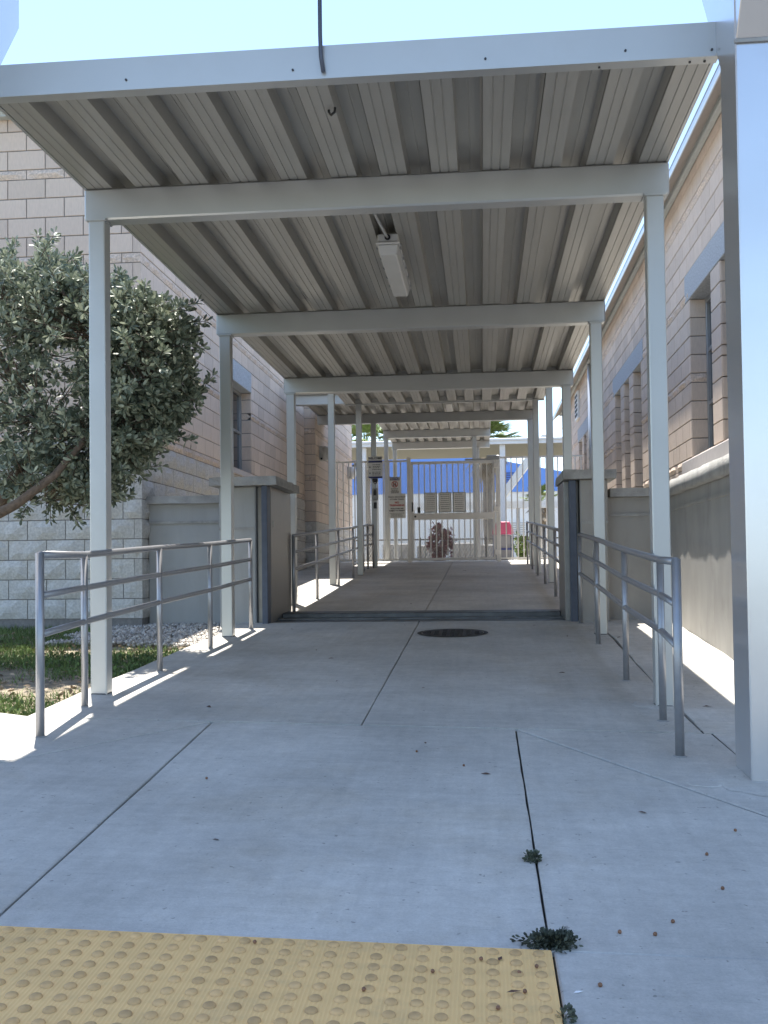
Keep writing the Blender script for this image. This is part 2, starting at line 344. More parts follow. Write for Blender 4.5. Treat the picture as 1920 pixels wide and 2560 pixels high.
slab([(-1.385, 2.80)] + wob((0.158, 2.80), (0.158, 5.586), 16, .0022, 3) + wob((-1.484, 5.586), (-1.385, 2.80), 16, .0022, 4)[:-1])                                            # centre of the kerb ramp
strip(-8, -1.44, -0.0+1.62, 2.0, seed=2); strip(-1.44, 0.175, 1.62, 2.085, seed=3); strip(0.172, 8, 1.62, 2.792, seed=4)
slab([(-1.396, 2.0+g), (-1.396, 2.80), (-1.494, 5.570)] + [(dl(2.0+g)+0.012, 2.0+g)])    # left flare
slab([(-8, 2.0+g), (dl(2.0+g)-0.004, 2.0+g), (-1.504, 5.592), (-2.3, 5.594), (-2.55, 5.62), (-2.8, 5.72), (-8, 5.70)])
slab([(0.166, 2.80), (dr(2.80)-0.010, 2.80), (0.166, 5.555)])                             # right flare
slab([(dr(2.80)+0.004, 2.80), (8, 2.80), (8, 4.45), (1.19, 5.02), (1.17, 5.590), (0.172, 5.590)])
slab([(1.203, 5.035), (8, 4.47), (8, 5.6), (1.19, 5.6)])
strip(-2.565, -0.674, 5.610, 10.86, wl=0.012, wr=.002, seed=5)
strip(-0.666, 1.135, 5.610, 10.86, wl=.002, wr=0.006, seed=6)
strip(1.152, 1.90, 5.610, 10.9, wl=0.010, wr=0.01, seed=7)
strip(1.91, 6, 5.605, 6.6, seed=8)
for y0, y1 in ((11.72, 14.22), (14.232, 18.6), (18.61, 23.42)):
    strip(-2.60, -0.674, y0, y1, seed=int(y0)); strip(-0.666, 1.30, y0, y1, seed=int(y0)+1)
    strip(-3.70, -2.61, y0, y1, seed=int(y0)+2); strip(1.31, 2.25, y0, y1, seed=int(y0)+3)
strip(-6, 4, 23.43, 29.8, seed=30)
# patched and stained spots where posts were set: shallow irregular skims
def skim(cx, cy, rx, ry, m='conc', lift=0.004, seed=1, name='patch'):
    r = random.Random(seed); n = 18; mb = MB()
    pts = [(cx+rx*math.cos(2*math.pi*i/n)*r.uniform(.85, 1.1), cy+ry*math.sin(2*math.pi*i/n)*r.uniform(.85, 1.1)) for i in range(n)]
    mb.v = [(x, y, zg(x, y)+lift) for x, y in pts]+[(x+(x-cx)*.12, y+(y-cy)*.12, zg(x, y)+0.0005) for x, y in pts]
    mb.f = [tuple(range(n))]+[(i, n+i, n+(i+1) % n, (i+1) % n) for i in range(n)]
    return mb.build(name, m, pavo)
skim(0.93, 4.56, 0.07, 0.05, 'conc', seed=3)
skim(1.16, 4.63, 0.17, 0.22, 'conc', seed=4); skim(1.02, 6.38, 0.13, 0.13, 'conc', seed=5)

# ------------------------------------------------------------------ block walls
BLK = {}
def block_mesh(kind, L_, H, D, m, var=0):
    """block with its face towards -Y, x 0..L, z 0..H; split faces are rough"""
    key = (kind, round(L_, 3), round(H, 3), round(D, 3), m, var)
    if key in BLK: return BLK[key]
    r = random.Random(hash((round(L_, 2), var)) & 0xffff); mb = MB(); e = 0.004
    if kind == 'smooth':
        mb.v = [(0, e, 0), (L_, e, 0), (L_, e, H), (0, e, H), (e, 0, e), (L_-e, 0, e), (L_-e, 0, H-e), (e, 0, H-e), (0, D, 0), (L_, D, 0), (L_, D, H), (0, D, H)]
        mb.f = [(4, 5, 6, 7), (0, 1, 5, 4), (1, 2, 6, 5), (2, 3, 7, 6), (3, 0, 4, 7), (8, 9, 1, 0), (9, 10, 2, 1), (10, 11, 3, 2), (11, 8, 0, 3)]
    else:
        nx, nz = max(3, int(L_/0.075)), max(2, int(H/0.06))
        for j in range(nz+1):
            for i in range(nx+1):
                edge = i in (0, nx) or j in (0, nz)
                d = 0.004 if edge else r.uniform(-0.026, 0.002)
                mb.v.append((L_*i/nx, d, H*j/nz))
        w = nx+1
        for j in range(nz):
            for i in range(nx):
                a = j*w+i
                if (i+j+var) % 2: mb.f += [(a, a+1, a+w+1), (a, a+w+1, a+w)]
                else: mb.f += [(a, a+1, a+w), (a+1, a+w+1, a+w)]
        n = len(mb.v); c = [0, nx, nz*w+nx, nz*w]
        ring = list(range(0, nx+1))+[j*w+nx for j in range(1, nz+1)]+[nz*w+i for i in range(nx-1, -1, -1)]+[j*w for j in range(nz-1, 0, -1)]
        for k in ring: v = mb.v[k]; mb.v.append((v[0], D, v[2]))
        q = len(ring)
        for i in range(q): mb.f.append((ring[i], n+i, n+(i+1) % q, ring[(i+1) % q]))
    me = bpy.data.meshes.new('block'); me.from_pydata(mb.v, [], mb.f)
    bm = bmesh.new(); bm.from_mesh(me); bmesh.ops.recalc_face_normals(bm, faces=bm.faces); bm.to_mesh(me); bm.free()
    me.materials.append(M[m]); BLK[key] = me; return me
class Masonry:
    """collects blocks of one building; the 300 that show largest become single parts, the rest one stuff part"""
    def __init__(s, parent): s.parent = parent; s.items = []
    def wall(s, origin, rotz, length, courses, L_, openings=(), start=0.0, D=0.09, gap=0.010, endfix=(0, 0)):
        """origin: start corner; blocks run along local +X, faces towards local -Y"""
        o = Vector(origin); R = Matrix.Rotation(rotz, 3, 'Z'); k = 0
        for ci, (z0, H, kind, m) in enumerate(courses):
            lo = (endfix[0] if ci % 2 else 0); hi = length-(endfix[1] if ci % 2 == 0 else 0)
            u = lo - (L_/2 if ci % 2 else 0)
            if start: u = -((start+(L_/2 if ci % 2 else 0)) % L_)
            while u < hi-0.01:
                segs = [(max(u, lo)+gap/2, min(u+L_, hi)-gap/2)]
                for (a, b_, za, zb) in openings:
                    if z0 < zb-0.01 and z0+H > za+0.01:
                        ns = []
                        for (p, q) in segs:
                            if q <= a or p >= b_: ns.append((p, q)); continue
                            if p < a-0.03: ns.append((p, a))
                            if q > b_+0.03: ns.append((b_, q))
                        segs = ns
                for (p, q) in segs:
                    if q-p < 0.03: continue
                    hz0, hz1 = z0+gap/2, z0+H-gap/2
                    for (a, b_, za, zb) in openings:
                        if p < b_-.01 and q > a+.01: pass
                    loc = o + R @ Vector((p, 0, 0)); loc.z = hz0
                    s.items.append((loc, rotz, q-p, hz1-hz0, D, kind, m, k)); k += 1
                u += L_
    def finish(s, limit=300, stuffname='block_course'):
        sc = []
        for it in s.items:
            loc, rz, L_, H, D, kind, m, k = it; c = loc + Matrix.Rotation(rz, 3, 'Z') @ Vector((L_/2, 0, H/2)); p = pixel_size(c)
            if p is None: sc.append(-1); continue
            e0 = pixel_size(loc); e1 = pixel_size(loc + Matrix.Rotation(rz, 3, 'Z') @ Vector((L_, 0, 0)))
            if e0 is None or e1 is None: sc.append(-1); continue
            w = abs(e1[0]-e0[0]); h = H*p[2]
            vis = -40 < p[0] < 1960 and -40 < p[1] < 2600
            # behind the canopy roof: seen only below the deck edge
            if c.x < -2.6 and c.y > 5: 
                t = -2.5/c.x
                if c.z*t > 2.40 and 5 < c.y*t < 13.3: vis = False
            sc.append(w*h if vis else 0)
        order = np.argsort(-np.array(sc)); single = set(int(i) for i in order[:limit] if sc[int(i)] > 12)
        rest = MB(); restm = {}
        for i, it in enumerate(s.items):
            loc, rz, L_, H, D, kind, m, k = it; q = round(L_, 2) if kind != 'smooth' else round(L_, 3)
            me = block_mesh(kind, L_, H, D, m, k % 3 if kind != 'smooth' else 0)
            if i in single: inst('block', me, loc, s.parent, rot=(0, 0, rz))
            else:
                mb = restm.setdefault(m, MB()); R = Matrix.Rotation(rz, 3, 'Z')
                mb.add([R @ v.co + loc for v in me.vertices], [tuple(p.vertices) for p in me.polygons])
        for m, mb in restm.items(): mb.build('block_courses', m, s.parent, recalc=False, kind='stuff')

# --- left school building -------------------------------------------------
LX, LY, LEND = -3.73, 11.10, 21.66
bl = thing('school_building', (LX, LY, -0.53), 'tan and grey block school building behind the tree on the left', 'building')
LH, LL = 0.2195, 0.439
def courses_left(front):
    out = []; z = -0.525
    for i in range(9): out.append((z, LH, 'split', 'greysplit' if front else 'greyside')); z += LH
    while z < 5.05:
        out.append((z, 0.11, 'split', 'splitblock')); z += 0.11
        for i in range(4):
            if z < 5.05: out.append((z, LH, 'smooth', 'block')); z += LH
    return out, z
cf, ztopL = courses_left(True); cs, _ = courses_left(False)
WL = (15.05-LY, 16.58-LY, 1.56, 2.88)
ms = Masonry(bl)
ms.wall((LX-6*LL, LY, 0), 0, 6*LL, cf, LL, endfix=(0, 0.09), start=0.0)
ms.wall((LX, LY, 0), math.pi/2, LEND-LY, cs, LL, openings=[(WL[0], WL[1], WL[2], 3.21)], endfix=(0.09, 0))
ms.finish()
wb = MB(); wb.box(-12, LX-0.012, LY+0.014, LY+0.3, -0.7, ztopL)
for y0, y1, z0, z1 in ((LY+.3, LY+WL[0], -0.7, ztopL), (LY+WL[1], LEND, -0.7, ztopL), (LY+WL[0], LY+WL[1], -0.7, WL[2]), (LY+WL[0], LY+WL[1], 3.2, ztopL)):
    wb.box(LX-0.30, LX-0.012, y0, y1, z0, z1)
wb.box(-12, LX-0.30, LEND-0.3, LEND, -0.7, ztopL)
wb.build('wall', 'mortar', bl)
for y0, y1 in ((LY+WL[0]-0.0, LY+WL[0]-0.0), ): pass
# window jamb blocks (faces towards the camera), lintel, window
jm = [(c[0], c[1], c[2], c[3]) for c in cs if c[0] > 1.5 and c[0] < 2.87]
for z0, H, kind, m in jm:
    h = min(H, 2.88-z0); me = block_mesh(kind, 0.18, h-0.012, 0.10, m, 1)
    inst('block', me, (LX-0.19, LY+WL[1]-0.004, z0+0.006), bl)
mb = MB(); mb.box(LX-0.30, LX+0.006, LY+WL[0]-0.2, LY+WL[1]+0.004, 2.88, 3.205); mb.build('lintel', 'lintel', bl, bevel=0.006)
def window_x(parent, x, y0, y1, z0, z1, face, rows=2, colsn=2, fr=0.05):
    """window lying in a wall plane x = const; face = +1 looks to +X"""
    mb = MB(); d = 0.04
    mb.box(x-d, x+d, y0, y1, z0, z0+fr); mb.box(x-d, x+d, y0, y1, z1-fr, z1); mb.box(x-d, x+d, y0, y0+fr, z0+fr, z1-fr); mb.box(x-d, x+d, y1-fr, y1, z0+fr, z1-fr)
    f = mb.build('window', 'alu', parent, bevel=0.003)
    for i in range(1, colsn):
        yy = y0+(y1-y0)*i/colsn; MB().box(x-d*.9, x+d*.9, yy-fr/2, yy+fr/2, z0+fr, z1-fr).build('mullion', 'alu', f)
    for j in range(1, rows):
        zz = z0+(z1-z0)*j/rows
        for i in range(colsn):
            a = y0+(y1-y0)*i/colsn+fr/2; b_ = y0+(y1-y0)*(i+1)/colsn-fr/2
            MB().box(x-d*.8, x+d*.8, a+.001, b_-.001, zz-fr*.35, zz+fr*.35).build('transom', 'alu', f)
    for j in range(rows):
        for i in range(colsn):
            a = y0+(y1-y0)*i/colsn; b_ = y0+(y1-y0)*(i+1)/colsn; c = z0+(z1-z0)*j/rows; e = z0+(z1-z0)*(j+1)/rows
            MB().box(x-.006, x+.006, a+.02, b_-.02, c+.015, e-.015).build('pane', 'glass', f)
    return f
window_x(bl, LX-0.20, LY+WL[0], LY+WL[1], WL[2], WL[3], 1)
mb = MB(); mb.extrude([(LX-0.2, WL[2]-0.02), (LX-0.2, WL[2]+0.02), (LX+0.03, WL[2]-0.03), (LX+0.03, WL[2]-0.10), (LX-0.1, WL[2]-0.10)], LY+WL[0]-0.02, LY+WL[1]-0.006); mb.build('sill', 'sill', bl)
mb = MB(); mb.box(-12, LX+0.25, LY-0.25, LEND, ztopL, ztopL+0.22); mb.build('eave', 'trim', bl, bevel=0.01)
MB().box(-12, LX+0.10, LY-0.10, LEND, ztopL-0.08, ztopL-0.002).build('trim', 'trim', bl)
MB().box(-11.9, LX+0.0, LY, LEND, ztopL+0.222, ztopL+0.5).build('roof', 'trim', bl)
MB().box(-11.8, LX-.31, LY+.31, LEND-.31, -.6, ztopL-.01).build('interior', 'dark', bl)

# --- second building further along on the left -----------------------------
b2 = thing('classroom_block', (-3.5, 21.7, -0.1), 'tan block building further along the left side with round white wall lamps', 'building')
ms = Masonry(b2); c2 = []
z = -0.10; n = 0
while z < 4.7:
    grey = z < 0.9; c2.append((z, LH, 'split' if grey else 'smooth', 'greyside' if grey else 'block')); z += LH; n += 1
    if not grey and n % 4 == 1: c2.append((z, 0.11, 'split', 'splitblock')); z += 0.11
ms.wall((-3.98, 21.70, 0), 0, 0.48, c2, LL, endfix=(0, 0.09)); ms.wall((-3.50, 21.70, 0), math.pi/2, 6.2, c2, LL, endfix=(0.09, 0)); ms.finish(260)
MB().box(-9, -3.512, 21.712, 27.9, -0.3, z+.1).build('wall', 'mortar', b2)
MB().box(-9.2, -3.30, 21.5, 28.1, z+.1, z+.3).build('eave', 'trim', b2)

# --- right building --------------------------------------------------------
RX, RY0, REND = 2.29, 6.3, 29.5
br = thing('gymnasium_building', (RX, RY0, -0.8), 'tan block building with tall windows along the right side of the walkway', 'building')
RH, RL = 0.2032, 0.4064
cr = []; z = 1.064-RH*8
for i in range(8): cr.append((z, RH, 'split' if z < 0.6 else 'smooth', 'greyside' if z < 0.6 else 'block')); z += RH
while z < 4.2:
    cr.append((z, 0.1016, 'split', 'splitblock')); z += 0.1016
    for i in range(4):
        if z < 4.2: cr.append((z, RH, 'smooth', 'block')); z += RH
ztopR = z
W1 = (REND-11.53, REND-8.0, 1.166, 2.893); W2 = (REND-17.95, REND-15.0, 0.75, 2.893); W3 = (REND-24.6, REND-21.6, 0.75, 2.893)
ms = Masonry(br)
# local +X runs towards -Y so that the faces look to -X
ms.wall((RX, REND, 0), -math.pi/2, REND-RY0, cr, RL, openings=[(a-0.0, b_+0.0, c, 3.198) for a, b_, c, d in (W1, W2, W3)])
JD = 0.15
def pier_blocks(yc, w, z0, z1, depth, front=True):
    """slim block pier between windows: side face flush with the wall"""
    for c in cr:
        if c[0] < z0-0.01 or c[0] > z1-0.05: continue
        h = min(c[1], z1-c[0])
        ms.items.append((Vector((RX, yc+w/2-0.003, c[0]+.005)), -math.pi/2, w-0.006, h-.010, 0.10, 'smooth', c[3] if c[2] == 'smooth' else 'block', 0))
        inst('block', block_mesh('smooth', depth-0.012, h-.010, 0.05, 'block'), (RX+0.010, yc-w/2-0.004, c[0]+.005), br)
for yc in (10.26, 9.0): pier_blocks(yc, 0.41, W1[2], W1[3], JD)
for yc in (17.0, 16.0): pier_blocks(yc, 0.41, W2[2], W2[3], JD)
for yc in (23.6, 22.6): pier_blocks(yc, 0.41, W3[2], W3[3], JD)
for W in (W1, W2, W3):
    yf = REND-W[0]
    for c in cr:
        if W[2]-0.01 <= c[0] < W[3]-0.05:
            inst('block', block_mesh(c[2], 0.19, min(c[1], W[3]-c[0])-.010, 0.1, c[3], 1), (RX+0.004, yf-0.014, c[0]+.005), br)
    MB().box(RX-0.006, RX+0.3, REND-W[1]-.2, yf+0.2, W[3], 3.196).build('lintel', 'lintel', br, bevel=0.005)
    window_x(br, RX+0.21, REND-W[1], yf-.015, W[2], W[3], -1, rows=3 if W is W1 else 2, colsn=4, fr=0.06)
ms.finish()
wb = MB(); ycut = [RY0]
for W in (W1, W2, W3): 
    wb.box(RX+.012, RX+.3, REND-W[1], REND-W[0], -1, W[2]); wb.box(RX+.012, RX+.3, REND-W[1], REND-W[0], 3.19, ztopR)
edges = sorted([RY0]+[v for W in (W1, W2, W3) for v in (REND-W[1], REND-W[0])]+[REND])
for i in range(0, len(edges), 2): wb.box(RX+.012, RX+.3, edges[i], edges[i+1], -1, ztopR)
wb.box(RX+.3, 9, RY0, RY0+.3, -1, ztopR); wb.box(RX+.3, 9, REND-.3, REND, -1, ztopR); wb.build('wall', 'mortar', br)
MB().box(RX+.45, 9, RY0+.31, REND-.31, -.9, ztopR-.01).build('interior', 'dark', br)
for W, zs in ((W1, W1[2]),):
    mb = MB(); mb.extrude([(RX+.2, zs), (RX-.10, zs-.06), (RX-.10, zs-.24), (RX+.2, zs-.24)], REND-W[1], REND-W[0]+0.06); mb.build('sill', 'sill', br, bevel=0.008)
MB().extrude([(2.062, 4.13), (RX+.02, ztopR+.03), (RX+.02, ztopR+.06), (2.062, 4.16)], RY0-.2, REND+.2).build('soffit', 'eave', br)
MB().box(2.045, 2.06, RY0-.2, REND+.2, 4.115, 4.20).build('fascia', 'paint', br, bevel=.004)
MB().box(RX-.07, RX-.004, RY0, REND, ztopR-.10, ztopR+.028).build('trim', 'trim', br, bevel=.01)
mb = MB(); mb.add([(2.04, RY0-.2, 4.203), (2.04, REND+.2, 4.203), (8, REND+.2, ztopR+1.9), (8, RY0-.2, ztopR+1.9)], [(0, 1, 2, 3)]); mb.build('roof', 'trim', br)
# dark louvre high on the wall, down pipe and a cabinet
lv = MB().box(RX-.05, RX-.002, 24.2, 24.9, 3.42, 4.05).build('vent', 'whitewall', br)
for i in range(5): MB().box(RX-.056, RX-.0505, 24.27, 24.83, 3.48+i*.11, 3.55+i*.11).build('slat', 'dark', lv)
MB().tube([(RX-.06, 21.3, 4.1), (RX-.06, 21.3, 0.2)], 0.05, 10).build('downpipe', 'paint', br, smooth=True)

# ------------------------------------------------------------------ flood walls, piers, retaining wall
def rough_box(x0, x1, y0, y1, z0, z1, amp=0.012, step=0.12, seed=0):
    """coping with uneven arrises"""
    bm = bmesh.new(); bmesh.ops.create_cube(bm, size=1)
    for v in bm.verts: v.co = Vector((x0 if v.co.x < 0 else x1, y0 if v.co.y < 0 else y1, z0 if v.co.z < 0 else z1))
    def cuts(axis, n):
        es = [e for e in bm.edges if abs((e.verts[0].co-e.verts[1].co).normalized()[axis]) > .9]
        if n > 0: bmesh.ops.subdivide_edges(bm, edges=es, cuts=n, use_grid_fill=True)
    for ax, (a, b_) in enumerate(((x0, x1), (y0, y1), (z0, z1))): cuts(ax, min(40, max(1, int((b_-a)/step))))
    r = random.Random(seed)
    for v in bm.verts: v.co += Vector((r.uniform(-amp, amp), r.uniform(-amp, amp), r.uniform(-amp, amp)))
    mb = MB(); bm.verts.index_update(); mb.v = [tuple(v.co) for v in bm.verts]; mb.f = [tuple(v.index for v in f.verts) for f in bm.faces]; bm.free()
    return mb
fl = thing('flood_wall', (-2.6, 10.9, -0.6), 'low grey wall with steel-faced end pier on the left of the walkway', 'wall')
MB().box(-3.72, -2.62, 11.30, 11.52, -0.75, 0.74).build('wall', 'stucco_l', fl)
MB().box(-3.72, -2.62, 11.285, 11.30, 0.52, 0.55).build('score_line', 'coping', fl)
rough_box(-3.74, -2.60, 11.24, 11.58, 0.742, 0.826, 0.004, seed=2).build('coping', 'coping', fl)
MB().box(-2.80, -2.40, 10.84, 12.05, -0.75, 0.885).build('pier', 'stucco_l', fl, bevel=.012)
MB().box(-2.80, -2.42, 10.832, 10.842, 0.42, 0.45).build('score_line', 'coping', fl)
rough_box(-2.87, -2.15, 10.70, 12.10, 0.887, 0.975, 0.005, seed=3).build('pier_cap', 'coping', fl)
MB().box(-2.318, -2.255, 10.74, 10.90, -0.72, 0.884).build('channel', 'channel', fl, bevel=.006)
MB().box(-2.398, -2.25, 10.903, 12.06, -0.72, 0.885).build('steel_plate', 'plate', fl, bevel=.006)
MB().box(-2.249, -2.242, 11.0, 11.03, 0.45, 0.52).build('latch', 'greyp', fl)
fr_ = thing('flood_wall', (1.1, 10.8, -0.6), 'low grey wall with steel-faced end pier on the right, by the stucco retaining wall', 'wall')
MB().box(1.30, 1.88, 10.90, 11.12, -0.75, 0.70).build('wall', 'stucco', fr_)
MB().box(1.30, 1.88, 10.886, 10.90, 0.50, 0.53).build('score_line', 'coping', fr_)
rough_box(1.32, 1.86, 10.84, 11.18, 0.702, 0.79, 0.004, seed=4).build('coping', 'coping', fr_)
MB().box(1.00, 1.28, 10.72, 11.70, -0.75, 0.878).build('pier', 'stucco', fr_, bevel=.012)
MB().box(1.02, 1.28, 10.712, 10.722, 0.42, 0.45).build('score_line', 'coping', fr_)
rough_box(0.83, 1.36, 10.64, 11.76, 0.88, 0.972, 0.005, seed=5).build('pier_cap', 'coping', fr_)
MB().box(0.895, 0.965, 10.735, 10.86, -0.72, 0.876).build('channel', 'channel', fr_, bevel=.006)
MB().box(0.845, 0.998, 10.862, 11.69, -0.72, 0.877).build('steel_plate', 'plate', fr_, bevel=.006)
ch = thing('floor_channel', (-0.7, 11.3, zg(0, 11.3)), 'dark steel flood gate channel set across the paving between the piers', 'channel')
def sloped(x0, x1, y0, y1, lift, th=.05):
    mb = MB(); mb.v = [(x, y, zg(x, y)+l) for l in (lift, lift-th) for x, y in ((x0, y0), (x1, y0), (x1, y1), (x0, y1))]
    mb.f = [(0, 1, 2, 3), (4, 7, 6, 5), (0, 4, 5, 1), (1, 5, 6, 2), (2, 6, 7, 3), (3, 7, 4, 0)]; return mb
sloped(-2.245, 0.842, 10.875, 11.46, -0.012).build('base_plate', 'floorchannel', ch)
sloped(-2.245, 0.842, 10.865, 10.93, 0.004).build('lip', 'floorchannel', ch, bevel=.003)
sloped(-2.245, 0.842, 11.47, 11.71, 0.035, .09).build('sill_bar', 'floorchannel', ch, bevel=.008)
sloped(-2.245, 0.842, 11.20, 11.24, 0.006).build('rib', 'floorchannel', ch, bevel=.003)
rw = thing('retaining_wall', (1.9, 8.5, -0.75), 'stained stucco retaining wall with rough coping along the right building', 'wall')
MB().box(1.90, 2.27, 6.2, 10.90, -1.1, 0.68).build('wall', 'stucco', rw)
MB().box(1.892, 1.902, 6.2, 10.83, 0.53, 0.555).build('score_line', 'stucco', rw)
rough_box(1.838, 2.30, 6.2, 10.86, 0.682, 0.818, 0.005, 0.15, seed=8).build('coping', 'coping', rw, smooth=True)

# ------------------------------------------------------------------ walkway canopies
def post(parent, x, y, z0, z1, w=0.105, d=0.105, m='paint'):
    o = MB().box(x-w/2, x+w/2, y-d/2, y+d/2, z0, z1).build('post', m, parent, bevel=0.006)
    return o
def deck(parent, x0, x1, y0, y1, z, n, depth=0.085, groove=0.005):
    """roll-formed roof panels: flat pans with raised troughs between them, one object per panel"""
    w = (x1-x0)/(n+.52); a = 0.52*w; up = z+depth; g2 = 0.005
    def low(u0, u1, zz, ks, dz):
        pts = [(u0, zz)]
        for k in ks:
            c = u0+(u1-u0)*k; pts += [(c-g2, zz), (c-g2*.4, zz+dz), (c+g2*.4, zz+dz), (c+g2, zz)]
        return pts+[(u1, zz)]
    prof = low(0.002, a, z, (0.33, 0.66), groove)+low(a+0.010, w-0.012, up, (0.52,), .003)+[(w-0.002, z+0.004)]
    top = [(p[0], p[1]+0.006) for p in prof][::-1]
    me = None
    for i in range(n):
        if me is None:
            mb = MB(); mb.extrude([(p[0], p[1]) for p in prof+top], 0, y1-y0)
            me = bpy.data.meshes.new('roof_panel'); me.from_pydata(mb.v, [], mb.f)
            bm = bmesh.new(); bm.from_mesh(me); bmesh.ops.recalc_face_normals(bm, faces=bm.faces); bm.to_mesh(me); bm.free(); me.materials.append(M['deck'])
        inst('roof_panel', me, (x0+i*w, y0, 0), parent)
    pr = low(x0+n*w+.002, x1-.001, z, (0.33, 0.66), groove)
    MB().extrude(pr+[(p[0], p[1]+.006) for p in pr][::-1], y0, y1).build('roof_panel', 'deck', parent)
    MB().box(x0+.004, x1-.004, y0, y1, up+0.03, up+0.05).build('roof_sheet', 'deck', parent)
def canopy(name, label, x0, x1, yf, yb, beams, zb, posts, npan, bh=0.20, fh=0.165, ground=True, bw=0.13, frontfascia=True, over=0.24):
    c = thing(name, ((x0+x1)/2, yf, zg(0, yf)), label, 'canopy'); zt = zb+bh
    deck(c, x0+.02, x1-.02, yf+.06, yb, zt+.002, npan)
    if frontfascia:
        f = MB().extrude([(yf, zt-.02), (yf, zt-.02+fh), (yf+.055, zt-.02+fh), (yf+.055, zt+.085), (yf+.075, zt-.004), (yf+.075, zt-.02)], x0, x1, 'x').build('fascia', 'paint', c)
    for sx in (x0, x1-.018): MB().box(sx, sx+.018, yf+.076, yb, zt-.001, zt+fh-.03).build('side_trim', 'paint', c)
    MB().box(x0, x1, yb+.001, yb+.06, zt-.02, zt+fh-.02).build('fascia', 'paint', c)
    for y in beams:
        MB().box(x0, x1, y-.02, y-.02+bw, zb, zt-.001).build('beam', 'paint', c, bevel=0.010)
    for x, y in posts:
        p = post(c, x, y+.02, zg(x, y)-.06, zb-.001)
        MB().box(x-.064, x+.064, y-.05, y+.085, zb-.013, zb-.0012).build('weld_plate', 'paint', p)
        r = random.Random(int(x*100+y*10)); mb = MB()
        for k in range(14):
            a = 2*math.pi*k/14; b_ = 2*math.pi*(k+1)/14
            def q(t, s_): 
                m_ = max(abs(math.cos(t)), abs(math.sin(t))); return (x+math.cos(t)/m_*(.052+s_), y+.02+math.sin(t)/m_*(.052+s_))
            pts = [q(a, .0), q(b_, .0), q(b_, .007), q(a, .007)]
            mb.add([(u, v, zg(u, v)+(.008 if i < 2 else .001)) for i, (u, v) in enumerate(pts)], [(0, 1, 2, 3)])
        mb.build('base_sealant', 'floorchannel', p)
    return c
LPX, RPX = -2.415, 1.07
A = canopy('walkway_canopy', 'long white metal canopy over the ramp, nearest of the canopies, on six square posts', -2.50, 1.16, 5.0, 13.25,
           (6.36, 9.65, 13.02), 2.24, [(x, y) for y in (6.36, 9.65, 13.02) for x in (LPX, RPX)], 11)
for x in (1.125, 0.72, 0.05, -0.9, -1.75):
    MB().tube([(x, 4.994, 2.45 if x > 1 else 2.47), (x, 5.001, 2.45 if x > 1 else 2.47)], .006, 8).build('screw', 'screw', A)
for x in (1.10, 1.03, 0.6): MB().tube([(x, 5.045, 2.414), (x, 5.045, 2.421)], .006, 8).build('screw', 'screw', A)
A2 = canopy('walkway_canopy', 'raised short white canopy section behind the nearest canopy, on two tall posts', -2.50, 1.16, 13.32, 19.0, (16.45,), 2.84, [(-2.40, 16.50), (1.085, 16.50)], 11)
Bc = canopy('walkway_canopy', 'wide white canopy with a light, just before the gate', -3.44, 1.12, 18.86, 22.95, (18.98, 21.60), 3.04, [(-2.25, 19.0), (1.0, 19.0), (-2.25, 21.60), (1.02, 21.60)], 14)
Cc = canopy('walkway_canopy', 'narrow white canopy seen above the gate', -2.46, 0.24, 22.97, 28.75, (26.0, 28.5), 3.265, [(-2.39, 26.0), (-0.165, 26.0), (-2.38, 28.5), (-0.1, 28.5)], 10)
D = thing('covered_walkway', (0, 34, 0.1), 'far cross walkway roof with white edge and cream ribbed soffit behind the gate', 'canopy')
MB().box(-9, 12, 34.0, 34.09, 4.00, 4.19).build('fascia', 'whitewall', D); MB().box(-9, 12, 33.96, 34.0, 4.10, 4.19).build('gutter', 'whitewall', D, bevel=.02)
for i in range(22): MB().box(-9, 12, 34.1+i*.2, 34.26+i*.2, 4.03, 4.06).build('soffit_rib', 'olive', D)
MB().box(-9, 12, 34.09, 38.6, 4.07, 4.15).build('roof', 'olive', D)
for x in (0.70, -3.9, 5.2): MB().box(x-.09, x+.09, 34.12, 34.3, .05, 4.0).build('post', 'whitewall', D, bevel=.01)
# small black hook in the first bay and loose conduit through the fascia
hk = MB().tube([(-0.78, 5.40, 2.52), (-0.78, 5.40, 2.43), (-0.765, 5.38, 2.405), (-0.745, 5.37, 2.415), (-0.742, 5.37, 2.44)], .007, 8).build('hook', 'blackp', smooth=True)
tag(hk, 'small black hook hanging in a roof trough of the nearest canopy', 'hook')
cd = MB().tube([(-0.745, 4.985, 2.445), (-0.755, 4.975, 2.52), (-0.757, 4.97, 2.62), (-0.757, 4.97, 3.98)], .0105, 10).build('conduit_pipe', 'channel', smooth=True)
tag(cd, 'thin dark pipe rising from the front edge of the nearest canopy into the sky', 'pipe')

# ------------------------------------------------------------------ entrance canopy over the kerb (roof above the frame)
E_ = thing('entrance_canopy', (1.3, 4.76, -0.9), 'large white entrance canopy on bracketed columns over the kerb, near the camera', 'canopy')
def ecolumn(xa, xb, y0=4.62, y1=4.905, zb=2.30, L_=0.62):
    c = MB().box(xa, xb, y0, y1, -1.2, 3.98).build('column', 'colpaint', E_, bevel=.006)
    for sgn, ye in ((-1, y0), (1, y1)):
        p = [(ye+sgn*.001, zb), (ye+sgn*.001, 3.979), (ye+sgn*L_, 3.979), (ye+sgn*L_, zb+L_*1.43)]
        MB().extrude(p, xa+.004, xb-.004, 'x').build('bracket', 'colpaint', E_, bevel=.004)
    MB().box(xa-.004, xb+.004, y0-.012, y0-.001, 2.285, 2.30).build('joint_strip', 'coping', c)
ecolumn(1.14, 1.46); ecolumn(-2.94, -2.60, zb=2.07, L_=0.735)
